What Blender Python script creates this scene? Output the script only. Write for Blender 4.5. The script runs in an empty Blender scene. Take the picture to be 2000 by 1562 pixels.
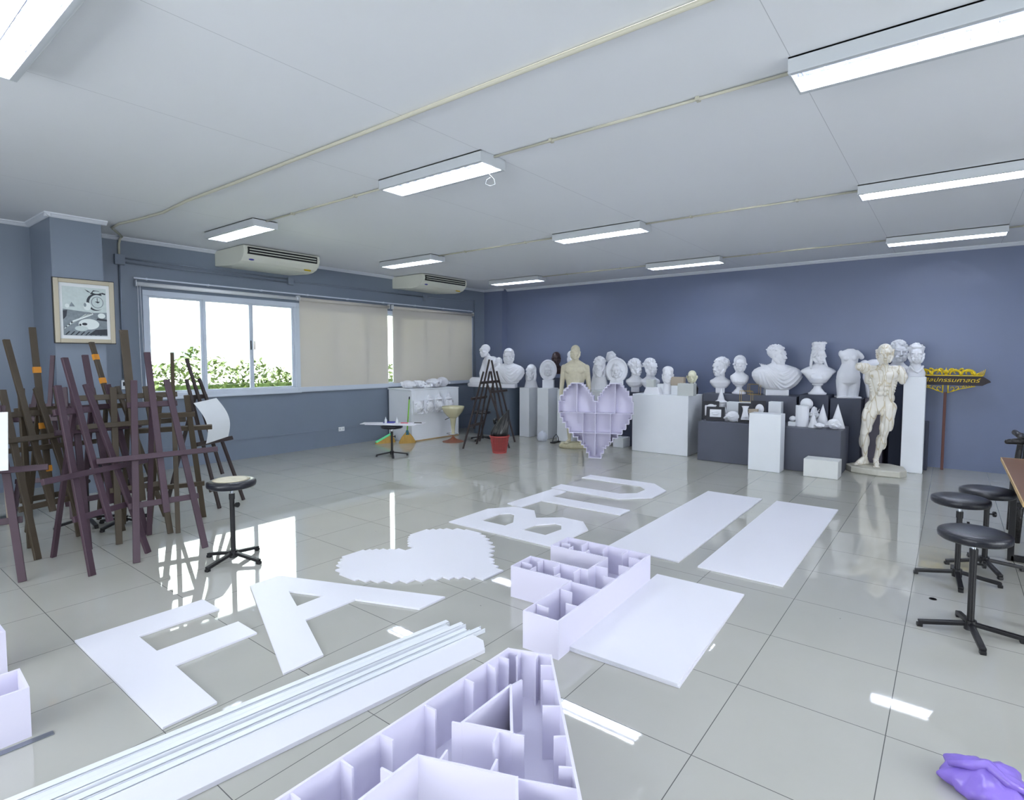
import bpy, bmesh, math, random
from mathutils import Vector, Matrix, Euler
S = bpy.context.scene
C = S.collection
PI = math.pi
R = math.radians
rnd = random.Random(7)

# ------------------------------------------------------------ camera, world, lights, exposure
def look():
    yaw, pit, rol = .6467, .0575, .0025
    cy, sy = math.cos(yaw), math.sin(yaw)
    f = Vector((-sy*math.cos(pit), cy*math.cos(pit), -math.sin(pit)))
    r = Vector((cy, sy, 0)); u = r.cross(f)
    r2 = math.cos(rol)*r + math.sin(rol)*u; u2 = -math.sin(rol)*r + math.cos(rol)*u
    m = Matrix((r2, u2, -f)).transposed().to_4x4()
    m.translation = Vector((2.565, -.8766, 1.56))
    return m
cam = bpy.data.objects.new('camera', bpy.data.cameras.new('camera')); C.objects.link(cam)
cam.matrix_world = look()
cam.data.sensor_width = 36; cam.data.lens = 36*1092/2000
cam.data.shift_x = -.0172; cam.data.shift_y = -.0094
cam.data.clip_start = .02
S.camera = cam
S.view_settings.view_transform = 'Standard'; S.view_settings.look = 'None'
S.view_settings.gamma = 1; S.view_settings.exposure = 0.92
S.view_settings.use_curve_mapping = False
W = bpy.data.worlds.new('sky'); S.world = W; W.use_nodes = True
wb = W.node_tree.nodes['Background']
wb.inputs[0].default_value = (.92, .97, 1, 1); wb.inputs[1].default_value = 5.0
LAMP_E = 30.0
def area(name, loc, rot, sx, sy, power, col, portal=False):
    l = bpy.data.lights.new(name, 'AREA'); l.shape = 'RECTANGLE'; l.size = sx; l.size_y = sy
    l.energy = power; l.color = col
    o = bpy.data.objects.new(name, l); C.objects.link(o); o.location = loc; o.rotation_euler = rot
    if portal: l.cycles.is_portal = True
    return o
area('window_portal', (-6.32, 3.12, 1.72), (0, -PI/2, 0), 1.5, 2.3, 1, (1, 1, 1), True)
area('window_portal', (.3, -4.42, 1.75), (PI/2, 0, 0), 5.4, 1.7, 1, (1, 1, 1), True)  # serves the made-up opening behind the camera, added as fill
area('window_portal', (7.82, 1.0, 1.75), (0, PI/2, 0), 1.7, 5.0, 1, (1, 1, 1), True)  # serves the made-up opening in the right wall, added for brightness
sun = bpy.data.lights.new('sun', 'SUN'); sun.energy = 16.0; sun.angle = .01; sun.color = (1, .97, .9)
so = bpy.data.objects.new('sun', sun); C.objects.link(so)
so.rotation_euler = Vector((.12, .55, .82)).to_track_quat('Z', 'Y').to_euler()

# ------------------------------------------------------------ materials
def lin(c):
    return tuple(((v/255)/12.92 if v/255 <= .04045 else ((v/255+.055)/1.055)**2.4) for v in c) + (1,)
MATS = {}
def mat(name, col, rough=.5, metal=0, spec=.5, noise=0, nscale=6, bump=0, bscale=40, emit=None, es=0, stretch=None, trans=0, coat=0):
    m = bpy.data.materials.new(name); m.use_nodes = True; nt = m.node_tree
    b = nt.nodes['Principled BSDF']; MATS[name] = m
    c = lin(col)
    b.inputs['Base Color'].default_value = c; b.inputs['Roughness'].default_value = rough
    b.inputs['Metallic'].default_value = metal; b.inputs['Specular IOR Level'].default_value = spec
    b.inputs['Coat Weight'].default_value = coat
    if emit: b.inputs['Emission Color'].default_value = lin(emit); b.inputs['Emission Strength'].default_value = es
    if noise or bump:
        tc = nt.nodes.new('ShaderNodeTexCoord'); mp = nt.nodes.new('ShaderNodeMapping')
        nt.links.new(tc.outputs['Object'], mp.inputs[0])
        if stretch: mp.inputs['Scale'].default_value = stretch
    if noise:
        n = nt.nodes.new('ShaderNodeTexNoise'); n.inputs['Scale'].default_value = nscale; n.inputs['Detail'].default_value = 5
        nt.links.new(mp.outputs[0], n.inputs['Vector'])
        mx = nt.nodes.new('ShaderNodeMix'); mx.data_type = 'RGBA'
        mx.inputs[6].default_value = tuple(v*(1-noise) for v in c[:3])+(1,)
        mx.inputs[7].default_value = tuple(min(1, v*(1+noise)) for v in c[:3])+(1,)
        nt.links.new(n.outputs['Fac'], mx.inputs[0]); nt.links.new(mx.outputs[2], b.inputs['Base Color'])
    if bump:
        n2 = nt.nodes.new('ShaderNodeTexNoise'); n2.inputs['Scale'].default_value = bscale; n2.inputs['Detail'].default_value = 4
        nt.links.new(mp.outputs[0], n2.inputs['Vector'])
        bp = nt.nodes.new('ShaderNodeBump'); bp.inputs['Strength'].default_value = bump; bp.inputs['Distance'].default_value = .01
        nt.links.new(n2.outputs['Fac'], bp.inputs['Height']); nt.links.new(bp.outputs[0], b.inputs['Normal'])
    return m
def nodes(m): return m.node_tree, m.node_tree.nodes['Principled BSDF']
wall_m = mat('wall paint', (109, 119, 145), .38, spec=.45, noise=.05, nscale=1.5, bump=.05, bscale=60)
wallg_m = mat('wall paint grey', (120, 131, 146), .38, spec=.45, noise=.05, nscale=1.5, bump=.05, bscale=60)
ceil_m = mat('ceiling paint', (228, 231, 235), .8, noise=.015, nscale=1.2)
crown_m = mat('crown white', (214, 219, 228), .6)
plaster = mat('white plaster', (232, 234, 240), .62, noise=.05, nscale=9, bump=.25, bscale=55)
plaster_b = mat('creamy plaster', (226, 220, 200), .65, noise=.08, nscale=8, bump=.3, bscale=60)
paintw = mat('white painted board', (234, 238, 243), .5, noise=.04, nscale=3, bump=.06, bscale=30)
paintg = mat('grey painted board', (84, 88, 102), .5, noise=.06, nscale=3)
paintm = mat('mauve grey painted board', (98, 94, 108), .5, noise=.06, nscale=3)
paintd = mat('dark grey painted board', (54, 60, 78), .5, noise=.06, nscale=3)
pvc = mat('white foam board', (228, 228, 236), .42, noise=.01, nscale=2)
lilac = mat('lilac white foam board', (222, 219, 238), .45, noise=.02, nscale=3)
strip = mat('white plastic strip', (230, 233, 240), .35)
blk = mat('black vinyl', (22, 24, 34), .3, spec=.5, bump=.15, bscale=90)
blkm = mat('black painted steel', (20, 20, 24), .38)
purple_w = mat('purple brown stained wood', (66, 47, 58), .5, noise=.25, nscale=8, stretch=(1, 1, .15))
olive_w = mat('olive brown stained wood', (70, 60, 46), .5, noise=.25, nscale=8, stretch=(1, 1, .15))
dark_w = mat('dark brown stained wood', (52, 42, 40), .5, noise=.25, nscale=8, stretch=(1, 1, .15))
orange_t = mat('orange tape', (205, 135, 30), .5)
paper = mat('white paper', (226, 230, 232), .7, noise=.05, nscale=5)
alu = mat('white aluminium', (205, 214, 226), .4)
acm = mat('cream appliance plastic', (222, 224, 212), .4)
acd = mat('black louvre', (20, 22, 24), .5)
conduit_m = mat('cream conduit', (190, 188, 172), .5)
housing = mat('lamp housing white', (192, 197, 202), .45)
tube_m = mat('fluorescent tube', (255, 255, 255), .4, emit=(238, 244, 255), es=LAMP_E)
refl_m = mat('lamp reflector', (240, 244, 255), .3, metal=.6)
brass = mat('brass wire', (190, 160, 90), .35, metal=.7)
gold = mat('gold leaf paint', (214, 184, 20), .4, metal=.2, noise=.2, nscale=30)
redw = mat('red brown lacquered wood', (82, 30, 18), .4)
signd = mat('dark aubergine board', (28, 14, 24), .45)
redp = mat('red plastic', (170, 72, 70), .4)
bagk = mat('black bin bag', (26, 27, 30), .28, bump=.5, bscale=18)
bagw = mat('clear white bag', (214, 220, 232), .3, bump=.5, bscale=24)
purp = mat('purple plastic bag', (136, 112, 205), .25, bump=.4, bscale=20, noise=.15, nscale=8)
pearl = mat('pearl champagne plastic', (205, 200, 166), .25, coat=.5)
copper = mat('rusty copper', (150, 92, 66), .4, metal=.5, noise=.2, nscale=20)
chrome = mat('chrome', (200, 205, 210), .12, metal=1)
straw = mat('straw bristles', (186, 148, 74), .7, noise=.3, nscale=60, stretch=(1, 1, .1))
greenh = mat('green handle', (120, 190, 40), .4)
teal = mat('teal binding', (30, 98, 112), .5)
mint = mat('mint green bristles', (110, 225, 160), .6)
bronze = mat('dark bronze', (52, 34, 36), .35, bump=.3, bscale=40)
tan = mat('tan board', (172, 160, 144), .6)
greyb = mat('pale grey block', (196, 200, 198), .6, noise=.05)
boardk = mat('black backing board', (24, 26, 38), .5)
wood_t = mat('brown table veneer', (110, 76, 54), .4, noise=.18, nscale=7, stretch=(1, 8, 1))
edge_t = mat('light edge banding', (188, 158, 110), .5)
frame_c = mat('champagne frame', (180, 172, 152), .4, metal=.25)
frame_k = mat('black frame edge', (18, 18, 22), .4)
white_s = mat('white plastic', (232, 236, 240), .4)
blue_s = mat('blue plastic', (60, 60, 150), .4)
red_s = mat('red plastic cap', (220, 60, 90), .4)
ochre = mat('ochre cast', (208, 202, 178), .6, noise=.14, nscale=22, bump=.35, bscale=30)
baby_m = mat('ivory cast', (226, 224, 196), .45)
steel = mat('steel ruler', (140, 145, 155), .3, metal=.8)
# blind fabric, slightly translucent
blind_m = bpy.data.materials.new('blind fabric'); blind_m.use_nodes = True
nt, b = nodes(blind_m); b.inputs['Base Color'].default_value = lin((218, 214, 206)); b.inputs['Roughness'].default_value = .8
tr = nt.nodes.new('ShaderNodeBsdfTranslucent'); tr.inputs[0].default_value = lin((214, 208, 196))
mx = nt.nodes.new('ShaderNodeMixShader'); mx.inputs[0].default_value = .22
nt.links.new(b.outputs[0], mx.inputs[1]); nt.links.new(tr.outputs[0], mx.inputs[2])
nt.links.new(mx.outputs[0], nt.nodes['Material Output'].inputs[0])
# glass
glass = bpy.data.materials.new('window glass'); glass.use_nodes = True
nt = glass.node_tree; nt.nodes.remove(nt.nodes['Principled BSDF'])
t_ = nt.nodes.new('ShaderNodeBsdfTransparent'); t_.inputs[0].default_value = (.95, .98, .97, 1)
g_ = nt.nodes.new('ShaderNodeBsdfGlossy'); g_.inputs['Roughness'].default_value = .02
fr = nt.nodes.new('ShaderNodeFresnel'); fr.inputs[0].default_value = 1.45
mx = nt.nodes.new('ShaderNodeMixShader')
nt.links.new(fr.outputs[0], mx.inputs[0]); nt.links.new(t_.outputs[0], mx.inputs[1]); nt.links.new(g_.outputs[0], mx.inputs[2])
nt.links.new(mx.outputs[0], nt.nodes['Material Output'].inputs[0])
# floor tiles: 60 cm polished porcelain
floor_m = mat('floor tiles', (186, 187, 182), .07, spec=.8)
nt, b = nodes(floor_m)
def N(t, **k):
    n = nt.nodes.new(t)
    for a, v in k.items(): setattr(n, a, v)
    return n
tc = N('ShaderNodeTexCoord'); sep = N('ShaderNodeSeparateXYZ'); nt.links.new(tc.outputs['Object'], sep.inputs[0])
def gl(out):
    a = N('ShaderNodeMath', operation='DIVIDE'); a.inputs[1].default_value = .6; nt.links.new(out, a.inputs[0])
    c = N('ShaderNodeMath', operation='ADD'); c.inputs[1].default_value = .5; nt.links.new(a.outputs[0], c.inputs[0])
    d = N('ShaderNodeMath', operation='FRACT'); nt.links.new(c.outputs[0], d.inputs[0])
    e = N('ShaderNodeMath', operation='SUBTRACT'); e.inputs[1].default_value = .5; nt.links.new(d.outputs[0], e.inputs[0])
    f = N('ShaderNodeMath', operation='ABSOLUTE'); nt.links.new(e.outputs[0], f.inputs[0])
    h = N('ShaderNodeMath', operation='LESS_THAN'); h.inputs[1].default_value = .0030; nt.links.new(f.outputs[0], h.inputs[0])
    return h.outputs[0]
gx, gy = gl(sep.outputs[0]), gl(sep.outputs[1])
mxm = N('ShaderNodeMath', operation='MAXIMUM'); nt.links.new(gx, mxm.inputs[0]); nt.links.new(gy, mxm.inputs[1])
n1 = N('ShaderNodeTexNoise'); n1.inputs['Scale'].default_value = 1.3; n1.inputs['Detail'].default_value = 6; nt.links.new(tc.outputs['Object'], n1.inputs['Vector'])
cr = N('ShaderNodeMix', data_type='RGBA'); cr.inputs[6].default_value = lin((168, 168, 160)); cr.inputs[7].default_value = lin((184, 183, 176)); nt.links.new(n1.outputs['Fac'], cr.inputs[0])
# scattered dirt specks
vo = N('ShaderNodeTexVoronoi'); vo.inputs['Scale'].default_value = 5.5; nt.links.new(tc.outputs['Object'], vo.inputs['Vector'])
lt = N('ShaderNodeMath', operation='LESS_THAN'); lt.inputs[1].default_value = .022; nt.links.new(vo.outputs['Distance'], lt.inputs[0])
sp = N('ShaderNodeMix', data_type='RGBA'); sp.inputs[7].default_value = lin((120, 118, 112)); nt.links.new(lt.outputs[0], sp.inputs[0]); nt.links.new(cr.outputs[2], sp.inputs[6])
gr = N('ShaderNodeMix', data_type='RGBA'); gr.inputs[7].default_value = lin((96, 98, 96)); nt.links.new(mxm.outputs[0], gr.inputs[0]); nt.links.new(sp.outputs[2], gr.inputs[6])
nt.links.new(gr.outputs[2], b.inputs['Base Color'])
n2 = N('ShaderNodeTexNoise'); n2.inputs['Scale'].default_value = 3; n2.inputs['Detail'].default_value = 6; nt.links.new(tc.outputs['Object'], n2.inputs['Vector'])
rr = N('ShaderNodeMapRange'); rr.inputs[3].default_value = .0; rr.inputs[4].default_value = .05; nt.links.new(n2.outputs['Fac'], rr.inputs[0])
nt.links.new(rr.outputs[0], b.inputs['Roughness'])
# ecorche: white cast with brown painted lines between the muscles
ecor = mat('aged white cast', (232, 224, 206), .5, bump=.2, bscale=30)
nt, b = nodes(ecor)
tc = N('ShaderNodeTexCoord'); mp = N('ShaderNodeMapping'); mp.inputs['Scale'].default_value = (1, 1, .20); nt.links.new(tc.outputs['Object'], mp.inputs[0])
nz = N('ShaderNodeTexNoise'); nz.inputs['Scale'].default_value = 5; nt.links.new(mp.outputs[0], nz.inputs['Vector'])
ad = N('ShaderNodeMix', data_type='RGBA'); ad.inputs[0].default_value = .12; nt.links.new(mp.outputs[0], ad.inputs[6]); nt.links.new(nz.outputs['Color'], ad.inputs[7])
vo = N('ShaderNodeTexVoronoi', feature='DISTANCE_TO_EDGE'); vo.inputs['Scale'].default_value = 17; nt.links.new(ad.outputs[2], vo.inputs['Vector'])
mr = N('ShaderNodeMapRange'); mr.inputs[1].default_value = .0; mr.inputs[2].default_value = .07; nt.links.new(vo.outputs['Distance'], mr.inputs[0])
cx = N('ShaderNodeMix', data_type='RGBA'); cx.inputs[6].default_value = lin((204, 190, 158)); cx.inputs[7].default_value = lin((236, 232, 222)); nt.links.new(mr.outputs[0], cx.inputs[0])
nt.links.new(cx.outputs[2], b.inputs['Base Color'])
bp = N('ShaderNodeBump'); bp.inputs['Strength'].default_value = .5; bp.inputs['Distance'].default_value = .006; nt.links.new(mr.outputs[0], bp.inputs['Height']); nt.links.new(bp.outputs[0], b.inputs['Normal'])

# ------------------------------------------------------------ mesh helpers
class MB:
    def __init__(s): s.bm = bmesh.new(); s.mi = 0
    def _add(s, vs, fs):
        v = [s.bm.verts.new(p) for p in vs]
        for f in fs:
            try:
                q = s.bm.faces.new([v[i] for i in f]); q.material_index = s.mi
            except ValueError: pass
        return v
    def box(s, c, d, rot=None):
        x, y, z = d[0]/2, d[1]/2, d[2]/2
        P = [Vector((a*x, b_*y, e*z)) for e in (-1, 1) for b_ in (-1, 1) for a in (-1, 1)]
        if rot is not None:
            m = rot if isinstance(rot, Matrix) else Euler(rot).to_matrix()
            P = [m @ p for p in P]
        c = Vector(c)
        s._add([p+c for p in P], [(0, 2, 3, 1), (4, 5, 7, 6), (0, 1, 5, 4), (2, 6, 7, 3), (0, 4, 6, 2), (1, 3, 7, 5)])
        return s
    def bar(s, a, b_, w, t, n=(0, -1, 0)):      # plank from a to b, width w, thickness t along normal n
        a, b_ = Vector(a), Vector(b_); z = (b_-a); L = z.length; z.normalize()
        n = Vector(n); n = (n - z*n.dot(z)).normalized(); x = n.cross(z)
        m = Matrix((x, n, z)).transposed()
        return s.box((a+b_)/2, (w, t, L), m)
    def cone(s, a, b_, r0, r1, seg=16, cap=True):
        a, b_ = Vector(a), Vector(b_); z = (b_-a).normalized()
        q = z.to_track_quat('Z', 'Y').to_matrix()
        vs = []
        for p, r in ((a, r0), (b_, r1)):
            for i in range(seg):
                an = 2*PI*i/seg; vs.append(p + q @ Vector((math.cos(an)*r, math.sin(an)*r, 0)))
        fs = [(i, (i+1) % seg, seg+(i+1) % seg, seg+i) for i in range(seg)]
        if cap: fs += [tuple(range(seg))[::-1], tuple(range(seg, 2*seg))]
        s._add(vs, fs); return s
    def ell(s, c, r, rot=None, u=16, v=10):
        m = Matrix.Identity(3) if rot is None else (rot if isinstance(rot, Matrix) else Euler(rot).to_matrix())
        if not hasattr(r, '__len__'): r = (r, r, r)
        c = Vector(c); vs = [c + m @ Vector((0, 0, r[2]))]
        for j in range(1, v):
            t = PI*j/v
            for i in range(u):
                a = 2*PI*i/u; vs.append(c + m @ Vector((r[0]*math.sin(t)*math.cos(a), r[1]*math.sin(t)*math.sin(a), r[2]*math.cos(t))))
        vs.append(c + m @ Vector((0, 0, -r[2])))
        fs = [(0, 1+i, 1+(i+1) % u) for i in range(u)]
        for j in range(v-2):
            for i in range(u): fs.append((1+j*u+i, 1+(j+1)*u+i, 1+(j+1)*u+(i+1) % u, 1+j*u+(i+1) % u))
        L = len(vs)-1; o = 1+(v-2)*u
        fs += [(L, o+(i+1) % u, o+i) for i in range(u)]
        s._add(vs, fs); return s
    def cap(s, a, b_, r0, r1=None, seg=12):      # tapered capsule
        r1 = r0 if r1 is None else r1
        a, b_ = Vector(a), Vector(b_)
        s.cone(a, b_, r0, r1, seg); s.ell(a, r0, u=seg, v=8); s.ell(b_, r1, u=seg, v=8); return s
    def chain(s, pts, rs):
        for i in range(len(pts)-1): s.cap(pts[i], pts[i+1], rs[i], rs[i+1])
        return s
    def tube(s, pts, r, seg=8):
        pts = [Vector(p) for p in pts]
        if not hasattr(r, '__len__'): r = [r]*len(pts)
        vs = []; ref = None
        for i, p in enumerate(pts):
            t = (pts[min(i+1, len(pts)-1)]-pts[max(i-1, 0)]).normalized()
            if ref is None:
                ref = Vector((0, 0, 1)) if abs(t.z) < .9 else Vector((1, 0, 0))
            x = (ref - t*ref.dot(t)).normalized(); ref = x; y = t.cross(x)
            for k in range(seg):
                a = 2*PI*k/seg; vs.append(p + (x*math.cos(a)+y*math.sin(a))*r[i])
        n = len(pts); fs = [(i*seg+k, i*seg+(k+1) % seg, (i+1)*seg+(k+1) % seg, (i+1)*seg+k) for i in range(n-1) for k in range(seg)]
        fs += [tuple(range(seg))[::-1], tuple(range((n-1)*seg, n*seg))]
        s._add(vs, fs); return s
    def lathe(s, prof, c=(0, 0, 0), seg=32):
        c = Vector(c); vs = []; fs = []
        for r, z in prof:
            for k in range(seg):
                a = 2*PI*k/seg; vs.append(c+Vector((r*math.cos(a), r*math.sin(a), z)))
        n = len(prof)
        for i in range(n-1):
            for k in range(seg): fs.append((i*seg+k, i*seg+(k+1) % seg, (i+1)*seg+(k+1) % seg, (i+1)*seg+k))
        if prof[0][0] > 1e-4: fs.append(tuple(range(seg))[::-1])
        if prof[-1][0] > 1e-4: fs.append(tuple(range((n-1)*seg, n*seg)))
        s._add(vs, fs); return s
    def loft(s, rings, seg=28, e=2.0):           # rings (z, cx, cy, rx, ry)
        vs = []
        for z, cx, cy, rx, ry in rings:
            for k in range(seg):
                a = 2*PI*k/seg; ca, sa = math.cos(a), math.sin(a)
                vs.append(Vector((cx+rx*math.copysign(abs(ca)**(2/e), ca), cy+ry*math.copysign(abs(sa)**(2/e), sa), z)))
        n = len(rings); fs = [(i*seg+k, i*seg+(k+1) % seg, (i+1)*seg+(k+1) % seg, (i+1)*seg+k) for i in range(n-1) for k in range(seg)]
        fs += [tuple(range(seg))[::-1], tuple(range((n-1)*seg, n*seg))]
        s._add(vs, fs); return s
    def prism(s, poly, z0, z1, holes=(), m=None):   # extruded polygon in xy; m maps to other planes
        b2 = bmesh.new(); es = []
        for lp in [poly]+list(holes):
            v = [b2.verts.new((p[0], p[1], z0)) for p in lp]
            es += [b2.edges.new((v[i], v[(i+1) % len(v)])) for i in range(len(v))]
        bmesh.ops.triangle_fill(b2, use_beauty=True, use_dissolve=False, edges=es)
        g = bmesh.ops.extrude_face_region(b2, geom=b2.faces[:])
        bmesh.ops.translate(b2, vec=(0, 0, z1-z0), verts=[q for q in g['geom'] if isinstance(q, bmesh.types.BMVert)])
        bmesh.ops.recalc_face_normals(b2, faces=b2.faces)
        idx = {v: i for i, v in enumerate(b2.verts)}
        vs = [(m @ v.co if m is not None else v.co.copy()) for v in b2.verts]
        s._add(vs, [tuple(idx[v] for v in f.verts) for f in b2.faces]); b2.free(); return s
    def merge(s, other, m):
        idx = {v: i for i, v in enumerate(other.bm.verts)}
        s._add([m @ v.co for v in other.bm.verts], [tuple(idx[v] for v in f.verts) for f in other.bm.faces])
    def build(s, name, m, parent=None, loc=None, rot=None, smooth=False, bevel=0, vox=0, sm=4, recalc=True):
        if recalc: bmesh.ops.recalc_face_normals(s.bm, faces=s.bm.faces)
        me = bpy.data.meshes.new(name); s.bm.to_mesh(me); s.bm.free()
        for q in (m if isinstance(m, (list, tuple)) else [m]): me.materials.append(q)
        o = bpy.data.objects.new(name, me); C.objects.link(o)
        if parent: o.parent = parent
        if loc: o.location = loc
        if rot: o.rotation_euler = rot
        if smooth or vox: me.polygons.foreach_set('use_smooth', [True]*len(me.polygons))
        if smooth == 'auto':
            md = o.modifiers.new('ws', 'EDGE_SPLIT'); md.split_angle = R(35)
        if bevel:
            md = o.modifiers.new('bevel', 'BEVEL'); md.width = bevel; md.segments = 2; md.limit_method = 'ANGLE'; md.angle_limit = R(50)
        if vox:
            md = o.modifiers.new('remesh', 'REMESH'); md.mode = 'VOXEL'; md.voxel_size = vox; md.use_smooth_shade = True
            md = o.modifiers.new('smooth', 'SMOOTH'); md.factor = .5; md.iterations = sm
        return o
def tag(o, label, cat, group=None, kind=None):
    if label: o['label'] = label
    if cat: o['category'] = cat
    if group: o['group'] = group
    if kind: o['kind'] = kind
    return o
def thing(name, loc, label, cat, rz=0, group=None):
    o = bpy.data.objects.new(name, None); C.objects.link(o); o.empty_display_size = .1
    o.location = loc; o.rotation_euler = (0, 0, rz)
    return tag(o, label, cat, group)
def struct(name, mb, m, parent=None, **k):
    o = mb.build(name, m, parent, **k)
    if not parent: o['kind'] = 'structure'
    return o
def dup(root, loc=None, rz=None, label=None):
    r = root.copy(); C.objects.link(r)
    if loc: r.location = loc
    if rz is not None: r.rotation_euler = (0, 0, rz)
    if label: r['label'] = label
    for ch in root.children:
        c = ch.copy(); C.objects.link(c); c.parent = r
        for g in ch.children:
            d = g.copy(); C.objects.link(d); d.parent = c
    return r

# ------------------------------------------------------------ room shell
XL, YB, XR, YF, H = -6.1, 9.05, 7.6, -4.2, 3.115
WY0, WY1, WZ0, WZ1 = 2.01, 8.45, 1.0, 2.46
struct('floor', MB().box(((XL+XR)/2, (YB+YF)/2, -.05), (XR-XL+.4, YB-YF+.4, .1)), floor_m)
# floor texture must follow world coordinates: object origin stays at 0
nt, b = nodes(ceil_m)
tc = N('ShaderNodeTexCoord'); sep = N('ShaderNodeSeparateXYZ'); nt.links.new(tc.outputs['Object'], sep.inputs[0])
acc = None
for xs in (-4.0, -1.52, -.32, 1.84, 3.03):
    a = N('ShaderNodeMath', operation='SUBTRACT'); a.inputs[1].default_value = xs; nt.links.new(sep.outputs[0], a.inputs[0])
    c = N('ShaderNodeMath', operation='ABSOLUTE'); nt.links.new(a.outputs[0], c.inputs[0])
    d = N('ShaderNodeMath', operation='LESS_THAN'); d.inputs[1].default_value = .0018; nt.links.new(c.outputs[0], d.inputs[0])
    if acc is None: acc = d.outputs[0]
    else:
        e = N('ShaderNodeMath', operation='MAXIMUM'); nt.links.new(acc, e.inputs[0]); nt.links.new(d.outputs[0], e.inputs[1]); acc = e.outputs[0]
g = N('ShaderNodeMix', data_type='RGBA'); g.inputs[7].default_value = lin((186, 189, 195)); nt.links.new(acc, g.inputs[0])
old = b.inputs['Base Color'].links[0].from_socket; nt.links.new(old, g.inputs[6]); nt.links.new(g.outputs[2], b.inputs['Base Color'])
struct('ceiling', MB().box(((XL+XR)/2, (YB+YF)/2, H+.1), (XR-XL+.4, YB-YF+.4, .2)), ceil_m)
w = MB(); xc = XL-.1
w.box((xc, (YF+WY0)/2, H/2), (.2, WY0-YF, H)); w.box((xc, (WY1+YB)/2, H/2), (.2, YB-WY1, H))
w.box((xc, (WY0+WY1)/2, WZ0/2), (.2, WY1-WY0, WZ0)); w.box((xc, (WY0+WY1)/2, (WZ1+H)/2), (.2, WY1-WY0, H-WZ1))
struct('wall_left', w, wallg_m)
struct('wall_back', MB().box(((XL+XR)/2, YB+.1, H/2), (XR-XL+.4, .2, H)), wall_m)
w = MB(); xc = XR+.1     # right wall; its unseen window band is added to brighten the room
w.box((xc, (YF-1.5)/2, H/2), (.2, -1.5-YF, H)); w.box((xc, (3.5+YB)/2, H/2), (.2, YB-3.5, H))
w.box((xc, 1, .45), (.2, 5, .9)); w.box((xc, 1, (2.6+H)/2), (.2, 5, H-2.6))
struct('wall_right', w, wall_m)
w = MB(); yc = YF-.1     # wall behind the camera; unseen window band put in as fill light
w.box(((XL-2.4)/2, yc, H/2), (-2.4-XL, .2, H)); w.box(((3+XR)/2, yc, H/2), (XR-3, .2, H))
w.box((.3, yc, .45), (5.4, .2, .9)); w.box((.3, yc, (2.6+H)/2), (5.4, .2, H-2.6))
struct('wall_front', w, wall_m)
for i in range(3):
    struct('window_%d' % (4+i), MB().box((-1.5+1.8*i, yc, .93), (1.8, .1, .06)).box((-1.5+1.8*i, yc, 2.57), (1.8, .1, .06)).box((-2.37+1.8*i, yc, 1.75), (.06, .1, 1.7)).box((-.63+1.8*i, yc, 1.75), (.06, .1, 1.7)), alu)  # frames for the invented fill-light openings behind the camera
struct('wall_column', MB().box(((XL-5.27)/2, 1.12, H/2), (-5.27-XL, .46, H)), wallg_m)
struct('wall_pilaster', MB().box(((XL-5.57)/2, 8.955, H/2), (-5.57-XL, .19, H)), wall_m)
cr_ = .045
def crown(n, a, b_, inw):
    m = MB(); a, b_ = Vector(a), Vector(b_); iw = Vector(inw)
    prof = [(0, 0), (.055, 0), (.055, -.012), (.04, -.02), (.02, -.038), (.008, -.045), (0, -.045)]
    vs = []; k = len(prof)
    for p in (a, b_):
        for q in prof: vs.append(Vector((p.x, p.y, H)) + iw*q[0] + Vector((0, 0, q[1])))
    m._add(vs, [(i, (i+1) % k, k+(i+1) % k, k+i) for i in range(k)]+[tuple(range(k)), tuple(range(k, 2*k))])
    struct(n, m, crown_m)
crown('trim_1', (XL, YF), (XL, .89), (1, 0, 0)); crown('trim_2', (XL, .89), (-5.22, .89), (0, -1, 0))
crown('trim_3', (-5.27, .84), (-5.27, 1.40), (1, 0, 0)); crown('trim_4', (XL, 1.35), (XL, YB), (1, 0, 0))
crown('trim_5', (-5.57, YB), (XR, YB), (0, -1, 0)); crown('trim_6', (XL, 8.86), (-5.52, 8.86), (0, -1, 0))
struct('baseboard_left', MB().box((XL+.004, (1.35+YB)/2, .3), (.008, YB-1.35, .012)), wallg_m)
# window: fixed frame strip with sliding sashes
for i, (y0, y1) in enumerate(((2.01, 4.2), (4.2, 6.3), (6.3, 8.45))):
    f = MB(); X = XL-.035; fw = .07
    f.box((X, (y0+y1)/2, WZ1-.035), (.09, y1-y0, .07)); f.box((X+.01, (y0+y1)/2, WZ0+.035), (.13, y1-y0, .07))
    f.box((X, y0+.03, (WZ0+WZ1)/2), (.09, .06, WZ1-WZ0-.14)); f.box((X, y1-.015, (WZ0+WZ1)/2), (.09, .03, WZ1-WZ0-.14))
    wo = struct('window_%d' % (i+1), f, alu, bevel=.004)
    n = 3; span = (y1-y0-.09)/n; zz0, zz1 = WZ0+.07, WZ1-.07
    for k in range(n):
        a = y0+.06+span*k; c = a+span; xx = X-.01+(.02 if k == 1 else 0)
        s_ = MB(); q = .032 if k != 1 else .038
        s_.box((xx, a+q/2, (zz0+zz1)/2), (.03, q, zz1-zz0)); s_.box((xx, c-q/2, (zz0+zz1)/2), (.03, q, zz1-zz0))
        s_.box((xx, (a+c)/2, zz0+.012), (.03, span-2*q, .024)); s_.box((xx, (a+c)/2, zz1-.012), (.03, span-2*q, .024))
        so_ = s_.build('window_sash', alu, wo)
        MB().box((xx, (a+c)/2, (zz0+zz1)/2), (.005, span-.05, zz1-zz0-.04)).build('window_pane', glass, so_)
        if k == 1: MB().box((xx+.02, c-.02, 1.75), (.012, .012, .14)).box((xx+.02, c+.035, 1.75), (.012, .012, .14)).build('window_latch', blkm, so_)
struct('trim_7', MB().box((XL+.02, (WY0+4.22)/2, WZ0-.005), (.06, 4.22-WY0+.06, .03)), alu, bevel=.004)

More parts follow.
